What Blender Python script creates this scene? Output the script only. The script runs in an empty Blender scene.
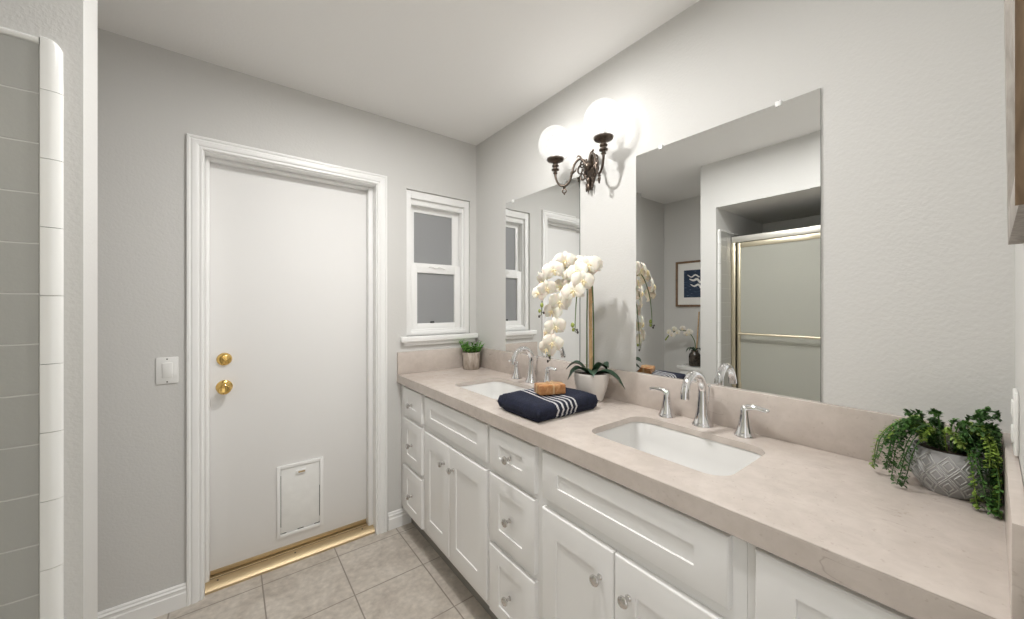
import bpy, bmesh, math, random
from mathutils import Vector, Matrix, Quaternion, noise
random.seed(7)
PI = math.pi
SC = bpy.context.scene
COL = SC.collection

# ------------------------------------------------------------------ camera, world, exposure
cam_d = bpy.data.cameras.new('camera')
cam = bpy.data.objects.new('camera', cam_d); COL.objects.link(cam)
cam_d.sensor_width = 36.0; cam_d.sensor_fit = 'HORIZONTAL'
cam_d.lens = 36.0 * 368.0 / 1024.0
cam_d.shift_y = -3.5 / 1024.0
cam_d.clip_start = 0.01; cam_d.clip_end = 100
EYE = 1.332
cam.location = (0, 0, EYE)
cam.rotation_euler = (PI / 2, 0, -math.radians(37.5))
SC.camera = cam
w = bpy.data.worlds.new('world'); SC.world = w; w.use_nodes = True
bg = w.node_tree.nodes['Background']
bg.inputs[0].default_value = (1.0, 0.99, 0.975, 1); bg.inputs[1].default_value = 1.0
SC.view_settings.view_transform = 'Standard'
SC.view_settings.look = 'None'
SC.view_settings.gamma = 1.0
SC.cycles.max_bounces = 24; SC.cycles.diffuse_bounces = 16; SC.cycles.transparent_max_bounces = 16
SC.view_settings.use_curve_mapping = False
SC.view_settings.exposure = 0.16
BULB = 13.0           # radiance of the two sconce bulbs
FILL = (480.0, 190.0)  # radiance of the two unseen ceiling lights added as fill over the vanity aisle

# room measures (metres)
DW, RW, NW = 2.188, 1.364, -0.031        # door wall y, vanity wall x, near wall y
CH = 2.45                                # ceiling
LW, PY0, PY1 = -0.273, 1.30, 1.418       # left wall plane x, partition y range
TW, SHB = -1.066, -1.22                  # toilet alcove wall x, shower back wall x
SOF = 2.095                              # soffit over the shower
CT, CFX = 0.92, 0.801                    # counter top z, counter front x

# ------------------------------------------------------------------ materials
def new_mat(name):
    m = bpy.data.materials.new(name); m.use_nodes = True
    return m, m.node_tree.nodes, m.node_tree.links, m.node_tree.nodes['Principled BSDF']
def pm(name, col, rough=0.5, metal=0.0, bump=0.0, bscale=200.0, coat=0.0, var=0.0, vscale=8.0, spec=0.5, sss=0.0):
    m, N, L, B = new_mat(name)
    B.inputs['Base Color'].default_value = (*col, 1)
    B.inputs['Roughness'].default_value = rough; B.inputs['Metallic'].default_value = metal
    B.inputs['Coat Weight'].default_value = coat; B.inputs['Specular IOR Level'].default_value = spec
    if sss:
        B.inputs['Subsurface Weight'].default_value = sss; B.inputs['Subsurface Scale'].default_value = 0.01
    tc = N.new('ShaderNodeTexCoord')
    if var:
        n = N.new('ShaderNodeTexNoise'); n.inputs['Scale'].default_value = vscale; n.inputs['Detail'].default_value = 4
        L.new(tc.outputs['Object'], n.inputs['Vector'])
        r = N.new('ShaderNodeValToRGB'); L.new(n.outputs['Fac'], r.inputs[0])
        r.color_ramp.elements[0].position = 0.3; r.color_ramp.elements[1].position = 0.7
        r.color_ramp.elements[0].color = (*[c * (1 - var) for c in col], 1)
        r.color_ramp.elements[1].color = (*[min(1, c * (1 + var)) for c in col], 1)
        L.new(r.outputs[0], B.inputs['Base Color'])
    if bump:
        n = N.new('ShaderNodeTexNoise'); n.inputs['Scale'].default_value = bscale; n.inputs['Detail'].default_value = 3
        L.new(tc.outputs['Object'], n.inputs['Vector'])
        b = N.new('ShaderNodeBump'); b.inputs['Strength'].default_value = bump; b.inputs['Distance'].default_value = 0.004
        L.new(n.outputs['Fac'], b.inputs['Height']); L.new(b.outputs[0], B.inputs['Normal'])
    return m

M = {}
M['wall'] = pm('wall_paint', (0.615, 0.61, 0.592), 0.6, bump=0.22, bscale=120)
M['ceil'] = pm('ceiling_paint', (0.84, 0.835, 0.825), 0.7, bump=0.18, bscale=110)
M['trim'] = pm('trim_paint', (0.84, 0.84, 0.83), 0.35)
M['door'] = pm('door_paint', (0.80, 0.795, 0.785), 0.6, bump=0.04, bscale=60, spec=0.3)
M['vinyl'] = pm('white_vinyl', (0.84, 0.84, 0.83), 0.3)
M['cab'] = pm('cabinet_paint', (0.81, 0.805, 0.795), 0.38)
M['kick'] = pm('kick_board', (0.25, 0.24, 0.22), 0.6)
M['chrome'] = pm('chrome', (0.82, 0.82, 0.83), 0.06, 1.0)
M['nickel'] = pm('satin_nickel', (0.62, 0.60, 0.58), 0.24, 1.0)
M['brass'] = pm('polished_brass', (0.78, 0.53, 0.18), 0.14, 1.0)
M['gold'] = pm('satin_gold', (0.60, 0.475, 0.30), 0.48, 1.0)
M['champagne'] = pm('champagne_metal', (0.86, 0.78, 0.60), 0.35, 1.0)
M['silver_rail'] = pm('pale_anodised_metal', (0.86, 0.84, 0.78), 0.35, 0.85)
M['black'] = pm('dark_gap', (0.03, 0.028, 0.025), 0.6)
M['bronze'] = pm('aged_bronze', (0.105, 0.082, 0.066), 0.33, 0.9, var=0.35, vscale=60)
M['porcelain'] = pm('porcelain', (0.74, 0.735, 0.72), 0.10, coat=0.5)
M['tile'] = pm('glazed_tile', (0.38, 0.38, 0.36), 0.35, bump=0.06, bscale=150)
M['grout'] = pm('pale_grout', (0.54, 0.54, 0.52), 0.8)
M['tile_trim'] = pm('glazed_trim_tile', (0.76, 0.76, 0.74), 0.16, coat=0.3)
M['switch'] = pm('switch_plastic', (0.80, 0.80, 0.78), 0.3)
M['flap'] = pm('vinyl_flap', (0.82, 0.82, 0.80), 0.4, var=0.03, vscale=25)
M['petal'] = pm('orchid_petal', (0.82, 0.775, 0.68), 0.55, var=0.05, vscale=30, sss=0.15)
M['lip'] = pm('orchid_lip', (0.85, 0.74, 0.48), 0.5)
M['bud'] = pm('orchid_bud', (0.30, 0.36, 0.08), 0.5)
M['dark_bud'] = pm('dark_bud', (0.05, 0.04, 0.03), 0.5)
M['stem'] = pm('green_stem', (0.09, 0.15, 0.04), 0.5)
M['bamboo'] = pm('bamboo_stake', (0.55, 0.36, 0.18), 0.5, var=0.2, vscale=40)
M['orchid_leaf'] = pm('orchid_leaf', (0.025, 0.065, 0.035), 0.35, var=0.3, vscale=12)
M['leaf_a'] = pm('dark_vine_leaf', (0.035, 0.095, 0.02), 0.45, var=0.3, vscale=40)
M['leaf_b'] = pm('mid_vine_leaf', (0.06, 0.15, 0.03), 0.45, var=0.3, vscale=40)
M['leaf_c'] = pm('lime_vine_leaf', (0.20, 0.30, 0.05), 0.45, var=0.3, vscale=40)
M['succ'] = pm('bright_green_leaf', (0.13, 0.33, 0.05), 0.4, var=0.35, vscale=50)
M['soil'] = pm('soil', (0.05, 0.035, 0.025), 0.9, bump=0.6, bscale=90)
M['white_pot'] = pm('ribbed_white_ceramic', (0.74, 0.70, 0.66), 0.45)
M['towel'] = None
M['soap'] = None
M['twine'] = pm('twine', (0.62, 0.46, 0.27), 0.8)
M['art_frame'] = pm('walnut_frame', (0.20, 0.12, 0.07), 0.45, var=0.25, vscale=30)
M['mat_board'] = pm('white_mat_board', (0.80, 0.79, 0.76), 0.7)
M['vase'] = pm('dark_vase', (0.05, 0.04, 0.03), 0.18, var=0.6, vscale=45)
M['etched'] = None

def link_map(N, L, src='Object', scale=(1, 1, 1), rot=(0, 0, 0), loc=(0, 0, 0)):
    tc = N.new('ShaderNodeTexCoord'); mp = N.new('ShaderNodeMapping')
    mp.inputs['Scale'].default_value = scale; mp.inputs['Rotation'].default_value = rot; mp.inputs['Location'].default_value = loc
    L.new(tc.outputs[src], mp.inputs['Vector']); return mp.outputs[0]
def mixc(N, L, fac, a, b, blend='MIX'):
    x = N.new('ShaderNodeMix'); x.data_type = 'RGBA'; x.blend_type = blend
    for sock, v in ((x.inputs['Factor'], fac), (x.inputs['A'], a), (x.inputs['B'], b)):
        if isinstance(v, (int, float)): sock.default_value = v
        elif isinstance(v, tuple): sock.default_value = (*v, 1)
        else: L.new(v, sock)
    return x.outputs['Result']
def ramp(N, L, fac, stops):
    r = N.new('ShaderNodeValToRGB'); L.new(fac, r.inputs[0])
    e = r.color_ramp.elements
    while len(e) < len(stops): e.new(0.5)
    for k, (p, c) in enumerate(stops):
        e[k].position = p; e[k].color = (*c, 1)
    return r.outputs[0]
def tex_noise(N, L, vec, scale, detail=4, dist=0.0, rough=0.5):
    n = N.new('ShaderNodeTexNoise'); n.inputs['Scale'].default_value = scale; n.inputs['Detail'].default_value = detail
    n.inputs['Distortion'].default_value = dist; n.inputs['Roughness'].default_value = rough
    L.new(vec, n.inputs['Vector']); return n.outputs['Fac']
def math_n(N, L, op, a, b=None):
    x = N.new('ShaderNodeMath'); x.operation = op
    for k, v in enumerate((a, b)):
        if v is None: continue
        if isinstance(v, (int, float)): x.inputs[k].default_value = v
        else: L.new(v, x.inputs[k])
    return x.outputs[0]
def sep(N, L, vec):
    s = N.new('ShaderNodeSeparateXYZ'); L.new(vec, s.inputs[0]); return s.outputs

# beige quartz with short brown veins and fine flecks
m, N, L, B = new_mat('beige_quartz'); M['quartz'] = m
v = link_map(N, L)
base = ramp(N, L, tex_noise(N, L, v, 5, 6), [(0.3, (0.51, 0.45, 0.405)), (0.7, (0.60, 0.54, 0.495))])
mot = ramp(N, L, tex_noise(N, L, v, 26, 5, 0.4, 0.6), [(0.32, (0.95, 0.945, 0.94)), (0.68, (1.06, 1.06, 1.06))])
base = mixc(N, L, 1.0, base, mot, 'MULTIPLY')
v2 = link_map(N, L, scale=(15, 2.6, 9), rot=(0.15, 0.1, 0.6))
vein = tex_noise(N, L, v2, 1.6, 3, 0.3)
vm = ramp(N, L, math_n(N, L, 'ABSOLUTE', math_n(N, L, 'SUBTRACT', vein, 0.5)), [(0.0, (0.45, 0.45, 0.45)), (0.0085, (0, 0, 0))])
pat = ramp(N, L, tex_noise(N, L, v, 7, 3), [(0.54, (0, 0, 0)), (0.66, (1, 1, 1))])
f1 = mixc(N, L, 1.0, vm, pat, 'MULTIPLY')
c1 = mixc(N, L, f1, base, (0.27, 0.21, 0.175))
fl = ramp(N, L, tex_noise(N, L, v, 110, 2), [(0.66, (0, 0, 0)), (0.74, (1, 1, 1))])
c2 = mixc(N, L, math_n(N, L, 'MULTIPLY', fl, 0.3), c1, (0.36, 0.29, 0.24))
L.new(c2, B.inputs['Base Color']); B.inputs['Roughness'].default_value = 0.22

# stone-look floor tile, one third of a metre square, thin grout
m, N, L, B = new_mat('floor_tile'); M['floor'] = m
v = link_map(N, L)
s = sep(N, L, v)
def grid_dist(coord, off):
    t = math_n(N, L, 'FRACT', math_n(N, L, 'DIVIDE', math_n(N, L, 'ADD', coord, off), 1 / 3.0))
    return math_n(N, L, 'ABSOLUTE', math_n(N, L, 'SUBTRACT', t, 0.5))        # 0.5 on a joint
gx = grid_dist(s[0], 10 / 3 - 0.124); gy = grid_dist(s[1], 10 / 3 - 2.117 + 2.0 / 3 * 3)
g = math_n(N, L, 'MAXIMUM', gx, gy)
joint = ramp(N, L, g, [(0.490, (0, 0, 0)), (0.4935, (1, 1, 1))])
stone = ramp(N, L, tex_noise(N, L, v, 6, 7, 0.7, 0.62), [(0.25, (0.40, 0.35, 0.30)), (0.5, (0.545, 0.495, 0.435)), (0.75, (0.64, 0.59, 0.53))])
st2 = ramp(N, L, tex_noise(N, L, v, 38, 4), [(0.3, (0.82, 0.82, 0.82)), (0.7, (1.08, 1.08, 1.08))])
stone = mixc(N, L, 1.0, stone, st2, 'MULTIPLY')
L.new(mixc(N, L, joint, stone, (0.27, 0.235, 0.20)), B.inputs['Base Color'])
B.inputs['Roughness'].default_value = 0.4
bp = N.new('ShaderNodeBump'); bp.inputs['Strength'].default_value = 0.5; bp.inputs['Distance'].default_value = 0.002; bp.invert = True
L.new(joint, bp.inputs['Height']); L.new(bp.outputs[0], B.inputs['Normal'])

# navy terry with five thin white stripes
m, N, L, B = new_mat('navy_terry'); M['towel'] = m
v = link_map(N, L); s = sep(N, L, v)
t = math_n(N, L, 'DIVIDE', math_n(N, L, 'SUBTRACT', s[0], 0.100), 0.0235)
fr = math_n(N, L, 'FRACT', t)
on = math_n(N, L, 'MULTIPLY', math_n(N, L, 'LESS_THAN', fr, 0.36), math_n(N, L, 'MULTIPLY', math_n(N, L, 'GREATER_THAN', t, 0.0), math_n(N, L, 'LESS_THAN', t, 5.0)))
nz = tex_noise(N, L, v, 320, 2)
on2 = math_n(N, L, 'MULTIPLY', on, ramp(N, L, nz, [(0.3, (0.55, 0.55, 0.55)), (0.55, (1, 1, 1))]))
navy = ramp(N, L, tex_noise(N, L, v, 60, 4), [(0.3, (0.003, 0.0045, 0.014)), (0.7, (0.007, 0.010, 0.029))])
L.new(mixc(N, L, on2, navy, (0.62, 0.62, 0.62)), B.inputs['Base Color'])
B.inputs['Roughness'].default_value = 0.95; B.inputs['Sheen Weight'].default_value = 0.08; B.inputs['Sheen Tint'].default_value = (0.2, 0.28, 0.6, 1)
bp = N.new('ShaderNodeBump'); bp.inputs['Strength'].default_value = 0.8; bp.inputs['Distance'].default_value = 0.003
L.new(nz, bp.inputs['Height']); L.new(bp.outputs[0], B.inputs['Normal'])

# amber soap
m, N, L, B = new_mat('amber_soap'); M['soap'] = m
v = link_map(N, L)
L.new(ramp(N, L, tex_noise(N, L, v, 45, 5, 0.8), [(0.3, (0.26, 0.10, 0.03)), (0.55, (0.46, 0.22, 0.08)), (0.75, (0.60, 0.36, 0.18))]), B.inputs['Base Color'])
B.inputs['Roughness'].default_value = 0.35; B.inputs['Subsurface Weight'].default_value = 0.1; B.inputs['Subsurface Scale'].default_value = 0.01

# rough stone-like little pot
m, N, L, B = new_mat('bark_pot'); M['bark_pot'] = m
v = link_map(N, L, scale=(1, 1, 0.35))
n1 = tex_noise(N, L, v, 45, 5)
L.new(ramp(N, L, n1, [(0.3, (0.24, 0.19, 0.15)), (0.7, (0.50, 0.44, 0.38))]), B.inputs['Base Color']); B.inputs['Roughness'].default_value = 0.85
bp = N.new('ShaderNodeBump'); bp.inputs['Strength'].default_value = 0.8; bp.inputs['Distance'].default_value = 0.006
L.new(n1, bp.inputs['Height']); L.new(bp.outputs[0], B.inputs['Normal'])

# weathered wood
def wood(name, c0, c1, axis_scale, rough=0.7):
    m, N, L, B = new_mat(name)
    v = link_map(N, L, scale=axis_scale)
    n1 = tex_noise(N, L, v, 14, 6, 0.6)
    L.new(ramp(N, L, n1, [(0.3, c0), (0.7, c1)]), B.inputs['Base Color']); B.inputs['Roughness'].default_value = rough
    bp = N.new('ShaderNodeBump'); bp.inputs['Strength'].default_value = 0.4; bp.inputs['Distance'].default_value = 0.002
    L.new(n1, bp.inputs['Height']); L.new(bp.outputs[0], B.inputs['Normal'])
    return m
M['grey_wood'] = wood('weathered_grey_wood', (0.26, 0.235, 0.21), (0.42, 0.39, 0.355), (8, 8, 1.2))
M['brown_wood'] = wood('raw_brown_wood', (0.12, 0.075, 0.04), (0.25, 0.17, 0.10), (9, 9, 1.3))

# mirror, frosted shower glass, frosted window glass, clear globe glass
M['mirror'] = pm('mirror_silver', (0.86, 0.87, 0.865), 0.0, 1.0)
M['mirror_edge'] = pm('mirror_edge', (0.22, 0.25, 0.24), 0.2, 0.6)
def frosted(name, col, rough, mixd, dcol, bump=0.3, bscale=160):
    m, N, L, B = new_mat(name)
    B.inputs['Base Color'].default_value = (*col, 1); B.inputs['Roughness'].default_value = rough
    B.inputs['Transmission Weight'].default_value = 1.0; B.inputs['IOR'].default_value = 1.2
    d = N.new('ShaderNodeBsdfPrincipled'); d.inputs['Base Color'].default_value = (*dcol, 1); d.inputs['Roughness'].default_value = 0.32
    mx = N.new('ShaderNodeMixShader'); mx.inputs[0].default_value = mixd
    L.new(B.outputs[0], mx.inputs[1]); L.new(d.outputs[0], mx.inputs[2]); L.new(mx.outputs[0], N['Material Output'].inputs[0])
    v = link_map(N, L); nz = tex_noise(N, L, v, bscale, 3)
    bp = N.new('ShaderNodeBump'); bp.inputs['Strength'].default_value = bump; bp.inputs['Distance'].default_value = 0.003
    L.new(nz, bp.inputs['Height']); L.new(bp.outputs[0], B.inputs['Normal']); L.new(bp.outputs[0], d.inputs['Normal'])
    return m
M['shower_glass'] = frosted('obscure_shower_glass', (0.80, 0.82, 0.74), 0.45, 0.65, (0.56, 0.56, 0.50))
M['window_glass'] = frosted('frosted_window_glass', (0.5, 0.51, 0.52), 0.5, 0.75, (0.33, 0.335, 0.34), 0.15, 220)

m, N, L, B = new_mat('etched_globe_glass'); M['globe'] = m
N.remove(B)
v = link_map(N, L)
tr = N.new('ShaderNodeBsdfTransparent'); tl = N.new('ShaderNodeBsdfTranslucent'); df = N.new('ShaderNodeBsdfDiffuse'); gl = N.new('ShaderNodeBsdfGlossy')
gl.inputs['Roughness'].default_value = 0.08; tr.inputs[0].default_value = (0.97, 0.97, 0.97, 1)
df.inputs[0].default_value = (0.95, 0.95, 0.95, 1); tl.inputs[0].default_value = (0.95, 0.95, 0.95, 1)
ms = N.new('ShaderNodeMixShader'); L.new(df.outputs[0], ms.inputs[1]); L.new(tl.outputs[0], ms.inputs[2]); ms.inputs[0].default_value = 0.6
lw = N.new('ShaderNodeLayerWeight'); lw.inputs['Blend'].default_value = 0.25
ring = tex_noise(N, L, v, 55, 3, 1.6)
etch = ramp(N, L, math_n(N, L, 'ABSOLUTE', math_n(N, L, 'SUBTRACT', ring, 0.5)), [(0.0, (0.10, 0.10, 0.10)), (0.06, (0.20, 0.20, 0.20))])
mg = N.new('ShaderNodeMixShader'); L.new(etch, mg.inputs[0]); L.new(tr.outputs[0], mg.inputs[1]); L.new(ms.outputs[0], mg.inputs[2])
mf = N.new('ShaderNodeMixShader'); L.new(math_n(N, L, 'MULTIPLY', lw.outputs['Fresnel'], 0.35), mf.inputs[0])
L.new(mg.outputs[0], mf.inputs[1]); L.new(gl.outputs[0], mf.inputs[2]); L.new(mf.outputs[0], N['Material Output'].inputs[0])

m, N, L, B = new_mat('lit_bulb'); M['bulb'] = m
B.inputs['Base Color'].default_value = (1, 1, 1, 1)
B.inputs['Emission Color'].default_value = (1.0, 0.98, 0.945, 1); B.inputs['Emission Strength'].default_value = BULB

# navy print in the framed picture: plain horizontal bands of pale flecks
m, N, L, B = new_mat('navy_print'); M['print'] = m
v = link_map(N, L, scale=(1, 1, 5))
L.new(ramp(N, L, tex_noise(N, L, v, 16, 4, 0.5), [(0.52, (0.016, 0.035, 0.075)), (0.62, (0.03, 0.06, 0.11)), (0.72, (0.25, 0.30, 0.36))]), B.inputs['Base Color'])
B.inputs['Roughness'].default_value = 0.5

# grey concrete bowl pot: the relief is in the mesh
M['concrete'] = pm('grey_concrete', (0.33, 0.33, 0.33), 0.8, bump=0.25, bscale=180, var=0.12, vscale=30)
M['concrete_line'] = pm('pale_raised_line', (0.50, 0.50, 0.49), 0.75)

# ------------------------------------------------------------------ mesh helpers
def wloc(o):
    p = Vector((0, 0, 0))
    while o is not None:
        p += o.location; o = o.parent
    return p
def finish(bm, smooth_angle=40):
    bmesh.ops.recalc_face_normals(bm, faces=bm.faces[:])
    lim = math.radians(smooth_angle)
    for f in bm.faces: f.smooth = True
    for e in bm.edges:
        e.smooth = not (len(e.link_faces) == 2 and e.calc_face_angle(0) > lim)
def obj(name, bm, mat, parent=None, local=False, angle=40, origin=None, recalc=True):
    """One mesh object. Vertices are given in world space (unless local) and moved to the parent's origin."""
    if recalc: finish(bm, angle)
    org = Vector((0, 0, 0))
    if parent is not None and not local: org = wloc(parent)
    if parent is None and origin is not None and not local: org = Vector(origin)
    if org.length: bmesh.ops.translate(bm, verts=bm.verts[:], vec=-org)
    me = bpy.data.meshes.new(name); bm.to_mesh(me); bm.free()
    mats = mat if isinstance(mat, (list, tuple)) else [mat]
    for x in mats: me.materials.append(x)
    o = bpy.data.objects.new(name, me); COL.objects.link(o)
    if parent is not None: o.parent = parent
    elif origin is not None: o.location = origin
    return o
def thing(name, label, cat, loc, group=None):
    o = bpy.data.objects.new(name, None); COL.objects.link(o); o.empty_display_size = 0.05
    o.location = loc; o['label'] = label; o['category'] = cat
    if group: o['group'] = group
    return o
def tag(o, label, cat, group=None):
    o['label'] = label; o['category'] = cat
    if group: o['group'] = group
    return o
def struct(o, label=None, cat=None):
    o['kind'] = 'structure'
    if label: o['label'] = label; o['category'] = cat
    return o
def BM(): return bmesh.new()
def box(bm, x0, x1, y0, y1, z0, z1, bev=0.0, seg=2):
    t = bmesh.new()
    bmesh.ops.create_cube(t, size=1)
    for v in t.verts:
        v.co = Vector((x0 + (v.co.x + .5) * (x1 - x0), y0 + (v.co.y + .5) * (y1 - y0), z0 + (v.co.z + .5) * (z1 - z0)))
    if bev: bmesh.ops.bevel(t, geom=t.edges[:], offset=bev, segments=seg, profile=0.5, affect='EDGES')
    join(bm, t); return bm
def join(bm, t, mi=None):
    me = bpy.data.meshes.new('tmp'); 
    if mi is not None:
        for f in t.faces: f.material_index = mi
    t.to_mesh(me); t.free(); bm.from_mesh(me); bpy.data.meshes.remove(me)
def bx(*a, **k): return box(BM(), *a, **k)
def lathe(bm, prof, c=(0, 0, 0), seg=32, mat=None, cap=True):
    """profile [(r, z)] turned about z at c; mat: a rotation applied before the shift"""
    c = Vector(c); rings = []
    for r, z in prof:
        ring = []
        if r < 1e-5:
            p = Vector((0, 0, z)); p = (mat @ p if mat else p) + c
            ring = [bm.verts.new(p)]
        else:
            for k in range(seg):
                a = 2 * PI * k / seg; p = Vector((r * math.cos(a), r * math.sin(a), z)); p = (mat @ p if mat else p) + c
                ring.append(bm.verts.new(p))
        rings.append(ring)
    for a, b in zip(rings, rings[1:]):
        if len(a) == 1 and len(b) == 1: continue
        if len(a) == 1:
            for k in range(seg): bm.faces.new((a[0], b[k], b[(k + 1) % seg]))
        elif len(b) == 1:
            for k in range(seg): bm.faces.new((a[k], b[0], a[(k + 1) % seg]))
        else:
            for k in range(seg): bm.faces.new((a[k], a[(k + 1) % seg], b[(k + 1) % seg], b[k]))
    if cap:
        for ring in (rings[0], rings[-1]):
            if len(ring) > 1: bm.faces.new(ring)
    return bm
def spline(pts, n=8):
    """Catmull-Rom through pts"""
    P = [Vector(p) for p in pts]; out = []
    for i in range(len(P) - 1):
        p0 = P[max(i - 1, 0)]; p1 = P[i]; p2 = P[i + 1]; p3 = P[min(i + 2, len(P) - 1)]
        for k in range(n):
            t = k / n
            out.append(0.5 * ((2 * p1) + (p2 - p0) * t + (2 * p0 - 5 * p1 + 4 * p2 - p3) * t * t + (3 * p1 - p0 - 3 * p2 + p3) * t ** 3))
    out.append(P[-1]); return out
def tube(bm, pts, rad, seg=10, flat=1.0):
    """rad: number or list along pts"""
    P = [Vector(p) for p in pts]; n = len(P)
    if not isinstance(rad, (list, tuple)): rad = [rad] * n
    elif len(rad) != n:
        R = rad; rad = []
        for i in range(n):
            t = i / (n - 1) * (len(R) - 1); j = min(int(t), len(R) - 2); rad.append(R[j] + (R[j + 1] - R[j]) * (t - j))
    T = (P[1] - P[0]).normalized()
    u = T.orthogonal().normalized(); rings = []
    for i in range(n):
        Tn = (P[min(i + 1, n - 1)] - P[max(i - 1, 0)]).normalized()
        u = (u - Tn * u.dot(Tn)).normalized(); vv = Tn.cross(u)
        rings.append([bm.verts.new(P[i] + (u * math.cos(2 * PI * k / seg) + vv * math.sin(2 * PI * k / seg) * flat) * rad[i]) for k in range(seg)])
    for a, b in zip(rings, rings[1:]):
        for k in range(seg): bm.faces.new((a[k], a[(k + 1) % seg], b[(k + 1) % seg], b[k]))
    bm.faces.new(rings[0][::-1]); bm.faces.new(rings[-1]); return bm
def ball(bm, c, r, sx=1, sy=1, sz=1, seg=16):
    t = bmesh.new(); bmesh.ops.create_uvsphere(t, u_segments=seg, v_segments=max(6, seg // 2), radius=r)
    for v in t.verts: v.co = Vector((v.co.x * sx + c[0], v.co.y * sy + c[1], v.co.z * sz + c[2]))
    join(bm, t); return bm
def loft(bm, rings, closed=True, cap=True):
    R = [[bm.verts.new(p) for p in ring] for ring in rings]; n = len(R[0])
    for a, b in zip(R, R[1:]):
        for k in range(n if closed else n - 1): bm.faces.new((a[k], a[(k + 1) % n], b[(k + 1) % n], b[k]))
    if cap: bm.faces.new(R[0][::-1]); bm.faces.new(R[-1])
    return R
def rrect(cx, cy, hx, hy, r, n=5):
    """rounded rectangle outline, counter-clockwise"""
    out = []
    for qx, qy, a0 in ((1, 1, 0), (-1, 1, PI / 2), (-1, -1, PI), (1, -1, 1.5 * PI)):
        for k in range(n + 1):
            a = a0 + PI / 2 * k / n
            out.append((cx + qx * (hx - r) + r * math.cos(a), cy + qy * (hy - r) + r * math.sin(a)))
    return out

# ------------------------------------------------------------------ room shell
struct(obj('floor', bx(-1.5, 1.6, -1.6, 2.45, -0.06, 0.0), M['floor']))
struct(obj('ceiling', bx(-1.5, 1.6, -0.16, 2.45, CH, CH + 0.06), M['ceil']))
DO = (-0.106, 0.693, 2.052)              # rough door opening x0, x1, top
WO = (0.862, 1.315, 1.145, 2.055)        # window opening x0, x1, z0, z1
YB = DW + 0.16
b = BM()
box(b, -1.2, DO[0], DW, YB, 0, CH); box(b, DO[0], DO[1], DW, YB, DO[2], CH); box(b, DO[1], WO[0], DW, YB, 0, CH)
box(b, WO[0], WO[1], DW, YB, 0, WO[2]); box(b, WO[0], WO[1], DW, YB, WO[3], CH); box(b, WO[1], 1.50, DW, YB, 0, CH)
struct(obj('wall_back', b, M['wall']))
struct(obj('wall_right', bx(RW, 1.50, -0.16, DW, 0, CH), M['wall']))
b = BM(); box(b, 0.56, RW, -0.16, NW, 0, CH); box(b, -0.22, 0.56, -0.16, NW, 2.06, CH); box(b, -1.36, -0.22, -0.16, NW, 0, CH)
struct(obj('wall_near', b, M['wall']))
b = BM(); box(b, SHB, LW, PY0, PY1, 0, CH); box(b, SHB, LW, NW, PY0, SOF, CH)
struct(obj('wall_left', b, M['wall']))
struct(obj('wall_shower', bx(SHB - 0.14, SHB, NW, PY1, 0, CH), M['wall']))
struct(obj('wall_alcove', bx(TW - 0.14, TW, PY1, DW, 0, CH), M['wall']))

# shower wall tiles with rounded edge trim, on the partition and the shower's back wall
tiles = struct(obj('trim_5', bx(SHB, -0.3355, PY0 - 0.0089, PY0, 0.40, 1.915), M['grout']))
b = BM(); P = 0.1115
z = 1.918 - P; k = 0
while z > 0.42:                                             # individual field tiles seen past the bullnose
    for c in range(8):
        x1 = -0.3365 - c * P; x0 = max(x1 - P + 0.002, SHB + 0.001)
        if x1 - x0 > 0.01: box(b, x0, x1, PY0 - 0.0095, PY0 - 0.005, z, z + P - 0.0026, 0.0006, 1)
    z -= P
obj('tile', b, M['tile'], tiles)['kind'] = 'structure'
b = BM()
box(b, SHB, SHB + 0.008, NW + 0.002, PY0 - 0.01, 0.40, 1.93)
obj('back_tile', b, M['tile'], tiles)['kind'] = 'structure'
b = BM()
def quarter(zlo, zhi, top=False):
    """one bullnose trim piece, its right edge rounded, the top one rounded over"""
    X0, X1, t = -0.3345, -0.303, 0.0125
    prof = [(X0, 0.0), (X0, t)]
    for q in range(7):
        a = PI / 2 * q / 6; prof.append((X1 - 0.022 + 0.022 * math.sin(a), t * math.cos(a) + 0.0))
    n = 6 if top else 1; rings = []
    for i in range(n + 1):
        z = zlo + (zhi - zlo) * i / n
        rings.append([(x, PY0 - y, z) for x, y in prof])
    if top:
        rings = [[(x, PY0 - y, zlo) for x, y in prof]]
        for i in range(1, 7):
            a = PI / 2 * i / 6
            z = zhi - 0.028 + 0.028 * math.sin(a); xm = X0 + (X1 - X0) * math.cos(a) ** 0.8
            rings.append([(min(x, max(xm, X0 + 0.0005)), PY0 - y * (1 if i < 5 else 0.8), z) for x, y in prof])
    loft(b, rings)
z1 = 1.935
for h in [0.120] + [0.1535] * 9:
    quarter(z1 - h + 0.0012, z1, top=(h < 0.15)); z1 -= h
obj('edge_trim', b, M['tile_trim'], tiles)['kind'] = 'structure'
b = BM()
for c in range(6):
    x1 = -0.3365 - c * 0.1535
    tube(b, [(max(x1 - 0.152, SHB + 0.001), PY0 - 0.004, 1.924), (x1, PY0 - 0.004, 1.924)], 0.0085, 10)
obj('cap_trim', b, M['tile_trim'], tiles)['kind'] = 'structure'

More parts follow.
